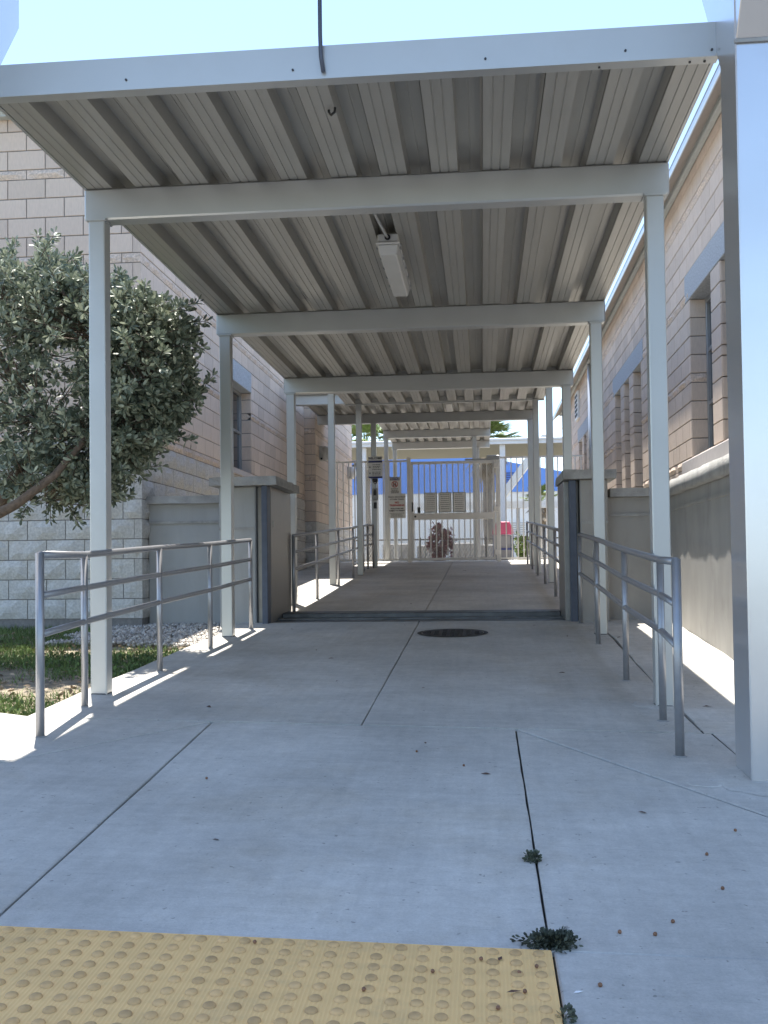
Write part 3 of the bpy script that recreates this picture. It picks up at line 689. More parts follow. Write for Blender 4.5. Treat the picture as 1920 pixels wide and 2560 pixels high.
MB().box(-9.0, 8.0, 3.3, 5.84, 4.0, 4.30).build('roof', 'colpaint', E_, bevel=.02)

# ------------------------------------------------------------------ lights under the canopies
def light_fixture(x, y0, y1, zdeck, label, cond=True):
    L_ = thing('light_fixture', (x, y0, zdeck), label, 'light', 'canopy lights'); h = zdeck-.002
    MB().box(x-.075, x+.075, y0, y1, h-.06, h).build('housing', 'housing', L_, bevel=.008)
    MB().box(x-.088, x+.088, y0-.012, y1+.012, h-.078, h-.061).build('rim', 'housing', L_, bevel=.006)
    prof = [(x-.076, h-.079), (x+.076, h-.079), (x+.060, h-.15), (x-.060, h-.15)]
    mb = MB(); mb.add([(p[0], y0+.002, p[1]) for p in prof[:2]]+[(p[0], y0+.03, p[1]) for p in prof[2:]]+[(p[0], y1-.002, p[1]) for p in prof[:2]]+[(p[0], y1-.03, p[1]) for p in prof[2:]],
                      [(0, 1, 2, 3), (7, 6, 5, 4), (0, 4, 5, 1), (1, 5, 6, 2), (2, 6, 7, 3), (3, 7, 4, 0)])
    mb.build('lens', 'lens', L_, bevel=.008)
    for k in range(5):
        yy = y0+.1+(y1-y0-.2)*k/4
        for s in (-1, 1): MB().box(x+s*.0885-.004, x+s*.0885+.004, yy-.02, yy+.02, h-.085, h-.055).build('clip', 'alu', L_)
    if cond:
        MB().tube([(x, y0-.002, h-.03), (x, y0-.010, h-.03)], .022, 12).build('knockout', 'blackp', L_)
        MB().tube([(x, y0-.01, h-.03), (x-.01, y0-.07, h-.028), (x-.06, y0-.35, h+.03), (x-.10, y0-.95, h+.06)], .010, 8).build('cable', 'greyp', L_, smooth=True)
    return L_
light_fixture(-0.655, 7.46, 8.70, 2.44, 'long frosted light fixture under the nearest canopy, fed by a grey cable')
light_fixture(-0.60, 19.6, 20.6, 3.24, 'small distant light fixture under the canopy just before the gate')

# ------------------------------------------------------------------ handrails
def handrail(label, pts, zoff=0.0, startloop=True, cat='handrail'):
    """pts: (x, y) of the uprights in order; three rails follow the ramp"""
    x0, y0 = pts[0]; H = thing('handrail', (x0, y0, zg(x0, y0)), label, cat, 'ramp handrails'); r = .0205
    for name, h in (('top_rail', .895), ('middle_rail', .70), ('lower_rail', .50)):
        p = [(x, y, zg(x, y)+h) for x, y in pts]
        if startloop: p[0] = (p[0][0], p[0][1], max(p[0][2], p[1][2]-.012) if name == 'top_rail' else p[0][2]+.02)
        MB().tube(p, r if name == 'top_rail' else r*.9, 14).build(name, 'rail', H, smooth=True)
    for i, (x, y) in enumerate(pts):
        top = .895 if i not in (0, len(pts)-1) else .893
        zt = zg(x, y)+top
        if i == 0 and startloop: zt = max(zt, zg(*pts[1])+.895-.012)+.012
        u = MB().tube([(x, y, zg(x, y)-.05), (x, y, zt)], r if i else r*1.08, 14).build('upright', 'rail', H, smooth=True)
        mb = MB(); n = 12; rr = random.Random(i+int(x*10))
        for k in range(n):
            a = 2*math.pi*k/n; b_ = 2*math.pi*(k+1)/n; q = [(x+math.cos(t)*R_, y+math.sin(t)*R_) for t, R_ in ((a, r), (b_, r), (b_, r+.014), (a, r+.014))]
            mb.add([(s, t, zg(s, t)+(.006 if j < 2 else .0008)) for j, (s, t) in enumerate(q)], [(0, 1, 2, 3)])
        mb.build('grout_collar', 'coping', u)
    return H
handrail('silver pipe handrail on the left of the ramp in front of the flood wall', [(-2.262, 5.12), (-2.343, 5.92), (-2.338, 7.33), (-2.335, 8.72), (-2.335, 10.28)])
handrail('silver pipe handrail on the right of the ramp in front of the flood wall', [(0.92, 5.06), (0.985, 5.90), (0.965, 7.22), (0.97, 8.98), (0.972, 10.55)])
handrail('silver pipe handrail on the left beyond the flood wall, running up to the gate', [(-2.22, 12.05), (-2.22, 13.78), (-2.26, 16.15), (-2.29, 18.25), (-2.33, 20.2), (-2.34, 21.1), (-2.24, 21.25)], startloop=False)
handrail('silver pipe handrail on the right beyond the flood wall, running up to the gate', [(0.93, 12.05), (0.95, 13.78), (0.955, 16.15), (0.955, 18.25), (0.955, 20.2), (0.95, 22.2)], startloop=False)

# ------------------------------------------------------------------ manhole
mh = thing('manhole_cover', (-0.292, 9.80, zg(-.29, 9.8)), 'round black cast iron manhole cover in the ramp', 'manhole cover')
def disc_ring(r0, r1, lift, n=40, cx=-.292, cy=9.80, edge=True):
    mb = MB()
    for r_ in ((r1, r0) if r0 > 0 else (r1,)):
        for k in range(n): t = 2*math.pi*k/n; x, y = cx+r_*math.cos(t), cy+r_*math.sin(t); mb.v.append((x, y, zg(x, y)+lift))
    if r0 > 0: mb.f = [(k, (k+1) % n, n+(k+1) % n, n+k) for k in range(n)]
    else: mb.f = [tuple(range(n))]
    return mb
disc_ring(.295, .335, .0045).build('frame_ring', 'iron', mh); disc_ring(0, .288, .0055).build('lid', 'iron', mh)
for i in range(-3, 4):
    for j in range(-3, 4):
        if i*i+j*j < 11:
            x, y = -.292+i*.075, 9.8+j*.075; MB().box(x-.02, x+.02, y-.02, y+.02, zg(x, y)+.004, zg(x, y)+.010).build('stud', 'iron', mh)

# ------------------------------------------------------------------ tactile mat
tm = thing('tactile_mat', (-0.6, 2.45, zg(-.6, 2.45)), 'yellow tactile paving strip with raised domes at the kerb', 'tactile mat')
sloped(-1.395, 0.165, 2.09, 2.79, 0.006, .03).build('base', 'yellow', tm, bevel=.003)
mb = MB()
k = -1.39
while k < 0.16:
    for y0, y1 in ((2.095, 2.785),): 
        mb.add([(k, y0, zg(k, y0)+.0062), (k+.0035, y0, zg(k, y0)+.0067), (k+.007, y0, zg(k, y0)+.0062), (k, y1, zg(k, y1)+.0062), (k+.0035, y1, zg(k, y1)+.0067), (k+.007, y1, zg(k, y1)+.0062)], [(0, 1, 4, 3), (1, 2, 5, 4)])
    k += .0105
mb.build('fine_ribs', 'yellow', tm, recalc=False, kind='stuff')
dm = MB(); n = 12
for r_, h in ((.0165, 0.0), (.0148, .0042), (.0105, .0068)):
    for q in range(n): t = 2*math.pi*q/n; dm.v.append((r_*math.cos(t), r_*math.sin(t), h))
dm.f = [(a*n+q, a*n+(q+1) % n, (a+1)*n+(q+1) % n, (a+1)*n+q) for a in range(2) for q in range(n)]+[tuple(2*n+q for q in range(n))]
dme = bpy.data.meshes.new('dome'); dme.from_pydata(dm.v, [], dm.f); dme.materials.append(M['domeM']); dme.polygons.foreach_set('use_smooth', [True]*len(dme.polygons))
for i in range(26):
    for j in range(11):
        x = 0.130-i*.060; y = 2.755-j*.0605
        inst('dome', dme, (x, y, zg(x, y)+.0068), tm, rot=(.0535, .022, 0))

# ------------------------------------------------------------------ gate and fences at Y = 23.5
GY = 23.5; gz = zg(0, GY)
def bar(parent, x, z0, z1, w=.026, y=GY): return MB().box(x-w/2, x+w/2, y-w/2, y+w/2, z0, z1).build('bar', 'gate', parent)
def meshpanel(parent, x0, x1, z0, z1, y, pitch=.045, r=.0035, m='mesh', name='wire_mesh'):
    """diagonal wire lattice clipped to a rectangle"""
    mb = MB(); W = x1-x0; H = z1-z0
    for s in (1, -1):
        c = -H
        while c < W+H:
            # line x = c + s*t*0.55 ... z = t
            k = .6; a = (x0+c, z0) ; p = []
            for t in (0, H):
                p.append((c+s*t*k if s > 0 else c-t*k+0, t))
            (xa, za), (xb, zb) = p
            def clip(xa, za, xb, zb):
                t0, t1 = 0, 1; dx = xb-xa
                for lim, sg in ((0, 1), (W, -1)):
                    if abs(dx) < 1e-9: continue
                    t = (lim-xa)/dx
                    if dx*sg > 0: t0 = max(t0, t)
                    else: t1 = min(t1, t)
                return (t0, t1) if t0 < t1 else None
            q = clip(xa, za, xb, zb)
            if q:
                P0 = (x0+xa+(xb-xa)*q[0], y, z0+H*q[0]); P1 = (x0+xa+(xb-xa)*q[1], y, z0+H*q[1])
                mb.tube([P0, P1], r, 3, cap=False)
            c += pitch
    return mb.build(name, m, parent, recalc=False, kind='stuff')
ga = thing('gate', (-0.65, GY, gz), 'tall cream metal gate of vertical bars with mesh and three notice signs', 'gate')
gl = -1.60; gr = 0.30
MB().box(gl, gl+.05, GY-.03, GY+.03, gz+.04, 2.40).build('stile', 'gate', ga); MB().box(gr-.05, gr, GY-.03, GY+.03, gz+.04, 2.40).build('stile', 'gate', ga)
MB().box(gl+.051, gr-.051, GY-.03, GY+.03, 2.34, 2.40).build('top_rail', 'gate', ga); MB().box(gl+.051, gr-.051, GY-.03, GY+.03, gz+.04, gz+.10).build('bottom_rail', 'gate', ga)
MB().box(gl+.051, gr-.051, GY-.045, GY+.03, 1.075, 1.222).build('lock_rail', 'gate', ga)
for i in range(13):
    x = gl+.05+(gr-gl-.1)*(i+1)/14
    bar(ga, x, gz+.101, 1.074); bar(ga, x, 1.223, 2.339)
meshpanel(ga, gl+.05, gr-.05, gz+.10, 2.34, GY+.022)
MB().tube([(gl+.09, GY-.047, 1.15), (gl+.09, GY-.058, 1.15)], .022, 12).build('keyhole', 'iron', ga)
MB().box(-1.455, -1.39, GY-.09, GY-.046, 1.23, 1.36).build('lock_box', 'blackp', ga, bevel=.005); MB().tube([(gl+.03, GY-.08, 1.26), (gl+.03, GY-.08, 1.48)], .014, 8).build('pull_handle', 'blackp', ga)
for z in (2.28, 1.30, .32): MB().box(gr-.03, gr+.10, GY-.06, GY-.031, z-.06, z+.06).build('hinge', 'gate', ga, bevel=.01)
MB().box(-.36, .22, GY-.10, GY-.06, 2.40, 2.435).build('closer_arm', 'alu', ga); MB().box(.12, .40, GY-.14, GY-.07, 2.40, 2.50).build('closer_body', 'alu', ga, bevel=.01)
fL = thing('fence', (-2.5, GY, gz), 'cream metal bar fence with mesh to the left of the gate, carrying warning signs', 'fence')
MB().box(-1.69, -1.605, GY-.05, GY+.05, gz-.05, 2.50).build('gate_post', 'gate', fL, bevel=.006)
MB().box(-3.48, -1.691, GY-.02, GY+.02, 2.405, 2.445).build('top_rail', 'gate', fL); MB().box(-3.48, -1.691, GY-.02, GY+.02, gz+.05, gz+.09).build('bottom_rail', 'gate', fL)
for i in range(13): bar(fL, -3.42+i*.132, gz+.091, 2.404)
meshpanel(fL, -2.75, -1.70, gz+.09, 2.405, GY+.02)
fR = thing('fence', (1.3, GY, gz), 'cream metal bar fence to the right of the gate', 'fence')
MB().box(.315, .415, GY-.05, GY+.05, gz-.05, 2.50).build('gate_post', 'gate', fR, bevel=.006)
MB().box(.416, 2.27, GY-.02, GY+.02, 2.435, 2.475).build('top_rail', 'gate', fR); MB().box(.416, 2.27, GY-.02, GY+.02, gz+.05, gz+.09).build('bottom_rail', 'gate', fR)
for i in range(14): bar(fR, .54+i*.130, gz+.091, 2.434)

# ------------------------------------------------------------------ signs
def lines(parent, x0, x1, zs, y, m, h=.010, seed=0):
    """rows of lettering too small to read: short dark word marks"""
    r = random.Random(seed); mb = MB()
    for z in zs:
        ind = r.uniform(0, .12)*(x1-x0); x = x0+ind; e = x1-ind
        while x < e-.012:
            w = min(r.uniform(.018, .05), e-x); mb.add([(x, y, z-h/2), (x+w, y, z-h/2), (x+w, y, z+h/2), (x, y, z+h/2)], [(0, 1, 2, 3)]); x += w+.008
    return mb.build('small_print', m, parent, recalc=False)
def board(name, label, x0, x1, z0, z1, y, cat='sign', group=None, m='signwhite'):
    s = thing(name, ((x0+x1)/2, y, z0), label, cat, group); MB().box(x0, x1, y, y+.012, z0, z1).build('panel', m, s, bevel=.002); return s
for k, (x0, lab) in enumerate(((-1.301, 'left of the three green-bordered notices on the gate'), (-.976, 'middle of the three green-bordered notices on the gate'), (-.651, 'right of the three green-bordered notices on the gate'))):
    s = board('notice_sign', lab, x0, x0+.292, 1.231, 1.69, GY-.06, group='gate notices'); y = GY-.0605; e = .010; x1 = x0+.292
    for (a, b_, c, d) in ((x0+.004, x1-.004, 1.236, 1.236+e), (x0+.004, x1-.004, 1.685-e, 1.685), (x0+.004, x0+.004+e, 1.236+e, 1.685-e), (x1-.004-e, x1-.004, 1.236+e, 1.685-e)):
        MB().box(a, b_, y-.002, y, c, d).build('border', 'signgreen', s)
    lines(s, x0+.03, x1-.03, [1.64-.046*i for i in range(8)], y-.001, 'signblack', .010, k); lines(s, x0+.08, x1-.08, [1.262], y-.001, 'greyp', .012, k+9)
s = board('notice_sign', 'white notice sign with dark blue heading and red prohibition ring on the fence', -2.088, -1.847, 1.683, 2.063, GY-.05); y = GY-.0515
MB().box(-2.08, -1.855, y-.002, y, 1.985, 2.055).build('header', 'signblue', s); text('NOTICE', .062, (-1.9675, y-.003, 2.02), 'signwhite', s, bold=.001)
mb = MB(); n = 28
for r_ in (.073, .058):
    for q in range(n): t = 2*math.pi*q/n; mb.v.append((-1.9675+r_*math.cos(t), y-.001, 1.895+r_*math.sin(t)))
mb.f = [(q, (q+1) % n, n+(q+1) % n, n+q) for q in range(n)]; mb.add([(-1.9675+a, y-.0015, 1.895+b_) for a, b_ in ((-.05, .038), (-.038, .05), (.05, -.038), (.038, -.05))], [(0, 1, 2, 3)]); mb.build('prohibition_ring', 'signred', s)
for dx in (-.022, .020):
    mb = MB(); mb.add([(-1.9675+dx-.012, y-.001, 1.85), (-1.9675+dx+.012, y-.001, 1.85), (-1.9675+dx+.009, y-.001, 1.915), (-1.9675+dx-.009, y-.001, 1.915)], [(0, 1, 2, 3)])
    mb.add([(-1.9675+dx+.011*math.cos(q*.785), y-.001, 1.928+.011*math.sin(q*.785)) for q in range(8)], [tuple(range(8))]); mb.build('figure', 'signblack', s)
lines(s, -2.06, -1.875, [1.79, 1.757, 1.727, 1.70], y-.001, 'signblack', .014, 21)
s = board('no_trespassing_sign', 'large white no trespassing sign with red lettering on the fence', -2.12, -1.726, 1.119, 1.681, GY-.05); y = GY-.0525; cxs = -1.923
text('District School Board', .044, (cxs, y, 1.605), 'signblack', s, bold=.0012); text('of Collier County', .044, (cxs, y, 1.553), 'signblack', s, bold=.0012)
text('NO', .060, (cxs, y, 1.475), 'signred', s, bold=.0025); text('TRESPASSING', .056, (cxs, y, 1.412), 'signred', s, bold=.0025)
text('VIOLATORS ARE', .040, (cxs, y, 1.338), 'signblack', s, bold=.002); text('SUBJECT TO ARREST', .038, (cxs, y, 1.290), 'signblack', s, bold=.002)
lines(s, -2.09, -1.76, [1.235, 1.207, 1.178, 1.15], y, 'signblack', .010, 31)
s = board('welcome_sign', 'white welcome sign with blue bands on the post left of the gate', -2.35, -2.055, 1.865, 2.325, 21.46); y = 21.457
MB().box(-2.348, -2.057, y-.002, y, 2.195, 2.235).build('band', 'signblue', s); MB().box(-2.348, -2.057, y-.002, y, 1.868, 1.905).build('band', 'signblue', s)
text('WELCOME!', .058, (-2.2025, y-.001, 2.283), 'signblack', s, bold=.002)
lines(s, -2.27, -2.09, [2.15, 2.115, 2.085, 2.05, 1.995, 1.965, 1.935], y-.001, 'signblack', .011, 41)
for z in (2.10, 1.975): MB().box(-2.33, -2.305, y-.002, y, z-.012, z+.012).build('bullet', 'signblack', s)
it = thing('camera_intercom', (-2.21, 21.5, 1.735), 'small black dome camera box below the welcome sign', 'intercom'); MB().box(-2.265, -2.155, 21.44, 21.54, 1.80, 1.862).build('mount', 'blackp', it, bevel=.004); MB().tube([(-2.21, 21.45, 1.80), (-2.21, 21.45, 1.775), (-2.21, 21.45, 1.745)], [.045, .042, .018], 12).build('dome', 'blackp', it, smooth=True); MB().box(-2.232, -2.188, 21.394, 21.400, 1.76, 1.775).build('label_strip', 'signwhite', it)
it = thing('door_phone', (-2.215, 21.5, 1.415), 'grey door phone box with black oval panel on the post by the gate', 'intercom'); MB().box(-2.274, -2.16, 21.47, 21.545, 1.415, 1.668).build('box', 'greyp', it, bevel=.012)
MB().extrude([(-2.217+.030*math.cos(q*.3927), 1.555+.085*math.sin(q*.3927)) for q in range(16)], 21.462, 21.4695).build('oval_panel', 'blackp', it); MB().tube([(-2.217, 21.461, 1.495), (-2.217, 21.455, 1.495)], .014, 10).build('call_button', 'signwhite', it)
o = MB().box(-2.253, -2.187, 21.50, 21.545, 1.239, 1.366).build('card_reader', 'blackp', bevel=.006); tag(o, 'small black card reader low on the post by the gate', 'card reader')

# ------------------------------------------------------------------ round lamps on the left wall
for k, (yy, lab) in enumerate(((22.3, 'round white wall lamp on the left block wall, nearer one'), (27.0, 'round white wall lamp on the left block wall, beyond the fence'))):
    w = thing('wall_lamp', (-3.5, yy, 2.5), lab, 'wall lamp', 'round wall lamps')
    MB().box(-3.508, -3.42, yy-.10, yy+.10, 2.34, 2.66).build('back_box', 'housing', w, bevel=.01)
    MB().tube([(-3.419, yy, 2.5), (-3.36, yy, 2.5), (-3.31, yy, 2.5), (-3.285, yy, 2.5)], [.165, .165, .14, .07], 20).build('globe', 'lens', w, smooth=True)
    MB().box(-3.47, -3.43, yy-.13, yy-.10, 2.36, 2.40).build('bracket', 'blackp', w)

# ------------------------------------------------------------------ things beyond the gate
bb = thing('blue_building', (0, 60, 0.1), 'far white building with a bright blue gable behind the gate', 'building')
MB().box(-14, 9, 60, 66, 0, 4.27).build('wall', 'whitewall', bb)
mb = MB(); mb.add([(-14, 60.01, 4.27), (9, 60.01, 4.27), (9, 60.01, 3.9+.6), (1.6, 60.01, 6.0), (-6, 60.01, 7.4), (-14, 60.01, 6.0)], [(0, 1, 2, 3, 4, 5)]); mb.v = mb.v; n = len(mb.v); mb.add([(x, 59.9, z) for x, y, z in mb.v[:6]], [(0, 1, 2, 3, 4, 5)]); mb.f += [(i, (i+1) % 6, 6+(i+1) % 6, 6+i) for i in range(6)]; mb.build('gable', 'blueroof', bb)
lv = MB().box(1.25, 2.15, 59.84, 59.9, 4.75, 5.45).build('vent', 'blueroof', bb)
for i in range(5): MB().box(1.30, 2.10, 59.80, 59.84, 4.80+i*.13, 4.86+i*.13).build('slat', 'binblue', lv)
lv = MB().box(1.6, 2.5, 59.9, 59.99, 1.6, 2.6).build('vent', 'whitewall', bb)
for i in range(7): MB().box(1.65, 2.45, 59.86, 59.9, 1.66+i*.13, 1.72+i*.13).build('slat', 'greyp', lv)
sh = thing('stair_roof', (3.2, 45, 0.1), 'sloping white roof edge and low beam behind the right fence', 'canopy')
MB().box(-4, 6, 45, 45.3, 2.50, 2.80).build('beam', 'whitewall', sh)
for x in (-3, 0.6, 1.55, 3.5): MB().box(x-.08, x+.08, 45.05, 45.2, 0, 2.499).build('post', 'greyp', sh)
mb = MB(); mb.extrude([(0.6, 2.9), (2.6, 5.6), (2.8, 5.6), (2.8, 5.3), (0.9, 2.81), (0.6, 2.81)], 44.6, 47).build('sloping_roof', 'whitewall', sh)
cf_ = thing('chain_link_fence', (-0.6, 30, 0.1), 'low black chain-link fence beyond the gate', 'fence')
MB().tube([(-6, 30, .81), (4, 30, .79)], .022, 8).build('top_rail', 'blacksteel', cf_); meshpanel(cf_, -6, 4, .12, .79, 30, .09, .004, 'mesh')
for x in np.arange(-5.6, 4, 1.9): MB().tube([(x, 30, 0), (x, 30, .85)], .028, 8).build('post', 'blacksteel', cf_)
for i, x in enumerate((-2.6, -1.55, -0.55, 0.15)):
    o = MB().box(x-.42, x+.38, 31.2, 31.7, .05, .72-.06*(i % 2)).build('planter', 'coping', bevel=.03); tag(o, 'grey concrete planter box behind the chain-link fence, %s from the left' % ['first', 'second', 'third', 'fourth'][i], 'planter', 'concrete planters')
tb = thing('waste_bin', (.52, 27, .12), 'waste bin with pink hood and blue frame behind the fence right of the gate', 'bin')
MB().box(.30, .74, 26.85, 27.25, .16, .80).build('body', 'bingrey', tb, bevel=.02)
mb = MB(); mb.extrude([(.25, .82), (.80, .82), (.79, .95), (.70, 1.15), (.38, 1.15), (.27, .95)], 26.8, 27.3); mb.build('hood', 'pink', tb, bevel=.02)
for x in (.27, .745): MB().box(x, x+.05, 26.82, 26.88, .12, .82).build('frame_post', 'binblue', tb); 
MB().box(.32, .745, 26.80, 26.849, .42, .46).build('band', 'binblue', tb)

# ------------------------------------------------------------------ vegetation helpers
def leaf_cloud(centres, dirs, count, L_, W_, spread, rng):
    """rosettes: count leaves of 4 triangles around each tip; returns verts, faces"""
    n = len(centres)*count; C = np.repeat(centres, count, 0); Dm = np.repeat(dirs, count, 0)
    rnd = rng.normal(size=(n, 3)); rnd /= np.linalg.norm(rnd, axis=1, keepdims=True)
    d = Dm*(1-spread)+rnd*spread*1.25; d /= np.linalg.norm(d, axis=1, keepdims=True)
    up = np.cross(d, rng.normal(size=(n, 3))); up /= np.linalg.norm(up, axis=1, keepdims=True)
    side = np.cross(d, up); ln = (L_*rng.uniform(.65, 1.25, n))[:, None]; wd = (W_*rng.uniform(.75, 1.2, n))[:, None]
    base = C+rnd*0.012
    cup = up*ln*rng.uniform(-.18, .22, n)[:, None]
    v = np.stack([base, base+d*ln*.55+side*wd*.5+cup*.5+up*wd*.12, base+d*ln*.55-side*wd*.5+cup*.5+up*wd*.12, base+d*ln+cup, base+d*ln*.55+cup*.5, base+d*ln*.85+side*wd*.38+cup*.8+up*wd*.08, base+d*ln*.85-side*wd*.38+cup*.8+up*wd*.08], 1).reshape(-1, 3)
    f0 = np.array([(0, 1, 4), (0, 4, 2), (1, 5, 4), (4, 6, 2), (5, 3, 4), (4, 3, 6)]); f = (np.arange(n)*7)[:, None, None]+f0[None]
    return v, f.reshape(-1, 3)
def limb(mb, a, b_, r0, r1, rng, bend=.12, n=6):
    a = Vector(a); b_ = Vector(b_); L_ = (b_-a).length; o1 = Vector(rng.normal(size=3))*bend*L_*.5; pts = []
    for i in range(n+1):
        t = i/n; pts.append(a.lerp(b_, t)+o1*math.sin(math.pi*t)+Vector(rng.normal(size=3))*bend*.06*L_*(0 < i < n))
    mb.tube(pts, [r0+(r1-r0)*i/n for i in range(n+1)], 7); return pts

# --- the big shrub-like tree left of the first post
def shrub_tree():
    rng = np.random.default_rng(11); Y0 = 8.5
    T = thing('broadleaf_tree', (-4.75, 8.9, -.68), 'dense grey-green broadleaf tree on the lawn at the left', 'tree')
    def w(px, py): return (px-1207)/F_PX*Y0, (1416-py)/F_PX*Y0+(px-1207)*-.0125/F_PX*Y0*-1*0
    ell = [((140, 900), (215, 250), .85, 1.0), ((350, 910), (135, 190), .7, .8), ((60, 700), (160, 110), .7, .6), ((190, 740), (150, 95), .7, .6), ((330, 770), (110, 70), .5, .35), ((190, 1110), (150, 110), .7, .42), ((-150, 880), (220, 330), .9, .8), ((80, 1170), (130, 75), .75, .34), ((200, 1190), (90, 60), .4, .14), ((330, 930), (150, 170), .45, .45), ((430, 800), (60, 60), .4, .12), ((420, 960), (55, 75), .4, .15), ((310, 1060), (90, 90), .5, .3)]
    tips = []; dirs = []
    for (cx_, cy_), (rx, ry), ydep, wt in ell:
        X, Z = w(cx_, cy_); RX_, RZ = rx/F_PX*Y0, ry/F_PX*Y0; n = int(560*wt)
        p = rng.normal(size=(n, 3)); p /= np.linalg.norm(p, axis=1, keepdims=True); rad = rng.uniform(.45, 1.0, n)**.6
        rad *= 1+.16*np.sin(p[:, 0]*7+cx_)*np.cos(p[:, 2]*6+cy_)+.10*np.sin(p[:, 0]*15+p[:, 1]*9)
        q = p*rad[:, None]; pts = np.stack([X+q[:, 0]*RX_, Y0+q[:, 1]*ydep, Z+q[:, 2]*RZ], 1)
        tips.append(pts); d = p+np.array([0, 0, .55]); dirs.append(d/np.linalg.norm(d, axis=1, keepdims=True))
    tips = np.concatenate(tips); dirs = np.concatenate(dirs)
    # holes
    keep = np.ones(len(tips), bool)
    for k in range(26):
        c = tips[rng.integers(len(tips))]; keep &= np.linalg.norm(tips-c, axis=1) > rng.uniform(.05, .12)
    tips, dirs = tips[keep], dirs[keep]
    tw = MB(); hub = [Vector((-4.55, 8.75, .15)), Vector((-4.05, 8.55, .75)), Vector((-3.7, 8.5, 1.3)), Vector((-4.6, 8.5, 1.5)), Vector((-3.3, 8.5, 1.1)), Vector((-4.2, 8.6, 2.0)), Vector((-3.0, 8.45, 1.9)), Vector((-5.1, 8.6, .9)), Vector((-3.75, 8.4, .6))]
    limb(tw, (-4.80, 8.9, -.72), hub[0], .085, .07, rng); limb(tw, hub[0], hub[1], .06, .05, rng); limb(tw, hub[1], hub[2], .045, .035, rng); limb(tw, hub[0], hub[3], .05, .035, rng); limb(tw, hub[1], hub[4], .035, .022, rng); limb(tw, hub[2], hub[5], .03, .02, rng); limb(tw, hub[4], hub[6], .02, .012, rng); limb(tw, hub[0], hub[7], .04, .03, rng); limb(tw, hub[1], hub[8], .025, .015, rng)
    tw.tube([(-4.80, 8.4, -.75), (-4.35, 8.1, .05), (-3.95, 7.85, .40), (-3.64, 7.80, .53), (-3.36, 7.88, .76), (-3.15, 8.15, 1.15), (-3.05, 8.3, 1.6)], [.085, .065, .048, .038, .03, .02, .012], 9)
    for i in range(0, len(tips), 3):
        t = Vector(tips[i]); h = min(hub, key=lambda q: (q-t).length); m_ = t.lerp(h, .55)
        tw.tube([m_, t.lerp(m_, .4)+Vector(rng.normal(size=3))*.03, t], [.006, .004, .0025], 4, cap=False)
    # stray twigs that break the outline
    ext = []
    for (a, b_) in (((70, 640), (125, 545)), ((120, 690), (172, 612)), ((-20, 640), (5, 555)), ((430, 760), (500, 738)), ((440, 850), (508, 852)), ((420, 780), (506, 775)), ((440, 950), (482, 962)), ((300, 730), (385, 716)), ((280, 1120), (312, 1178)), ((120, 1240), (150, 1290)), ((200, 660), (225, 652))):
        xa, za = w(*a); xb, zb = w(*b_); yj = Y0+rng.uniform(-.2, .2); n = 9
        tw.tube([(xa, yj, za), ((xa+xb)/2, yj, (za+zb)/2+.01), (xb, yj, zb)], [.006, .004, .002], 4, cap=False)
        for k in range(n):
            t = (k+1)/n; ext.append(((xa+(xb-xa)*t, yj, za+(zb-za)*t), (xb-xa, 0.0, zb-za+.01)))
    for k in range(150):
        i = rng.integers(len(tips)); a = Vector(tips[i]); dv = Vector(dirs[i])+Vector(rng.normal(size=3))*.25; dv.normalize(); L_ = rng.uniform(.10, .30)
        b_ = a+dv*L_; b_.x = min(b_.x, -2.32)
        tw.tube([a, a.lerp(b_, .5)+Vector((0, 0, .01)), b_], [.005, .0035, .002], 4, cap=False)
        for t in (.3, .5, .7, .85, 1.0): ext.append((tuple(a.lerp(b_, t)), tuple(dv+Vector((0, 0, .2)))))
    tw.build('trunk', 'bark', T, smooth=True)
    et = np.array([e[0] for e in ext]); ed = np.array([e[1] for e in ext]); ed /= np.linalg.norm(ed, axis=1, keepdims=True)
    v1, f1 = leaf_cloud(tips, dirs, 11, .066, .026, .62, rng); v2, f2 = leaf_cloud(et, ed, 6, .06, .022, .55, rng)
    bulk('crown', np.concatenate([v1, v2]), np.concatenate([f1, f2+len(v1)]), 'leaf', T)
shrub_tree()

def shrub(name, label, x, y, z, rx, ry, rz, m, n, L_, W_, seed, group=None):
    rng = np.random.default_rng(seed); T = thing(name, (x, y, z), label, 'shrub', group)
    p = rng.normal(size=(n, 3)); p /= np.linalg.norm(p, axis=1, keepdims=True); p *= rng.uniform(.3, 1, n)[:, None]**.5
    wv = (.42+.58*(p[:, 2:]+1)/2)*(1+.35*np.sin(np.arctan2(p[:, 1:2], p[:, :1])*3+seed)); p = p*np.concatenate([wv, wv, 1+.25*np.sin(p[:, :1]*6+seed)], 1)
    c = np.array([x, y, z+rz])+p*np.array([rx, ry, rz]); d = p+np.array([0, 0, .4]); d /= np.linalg.norm(d, axis=1, keepdims=True)
    v, f = leaf_cloud(c, d, 7, L_, W_, .5, rng); bulk('foliage', v, f, m, T)
    mb = MB()
    for k in range(6): limb(mb, (x+rng.uniform(-.05, .05), y, z-.05), tuple(c[rng.integers(n)]), .02, .006, rng)
    mb.build('stem', 'bark', T)
shrub('purple_shrub', 'purple-red leafy shrub behind the lower half of the gate', -1.12, 27.5, .06, .38, .35, .50, 'purpleleaf', 230, .12, .04, 3)
shrub('green_shrub', 'bright green shrub behind the fence right of the gate', 1.12, 28.2, .1, .36, .3, .36, 'greenleaf', 160, .10, .04, 4)
shrub('green_shrub', 'dark hanging foliage behind the fence at far left', -4.55, 33, .1, .5, .3, .9, 'greenleaf', 220, .12, .04, 5)

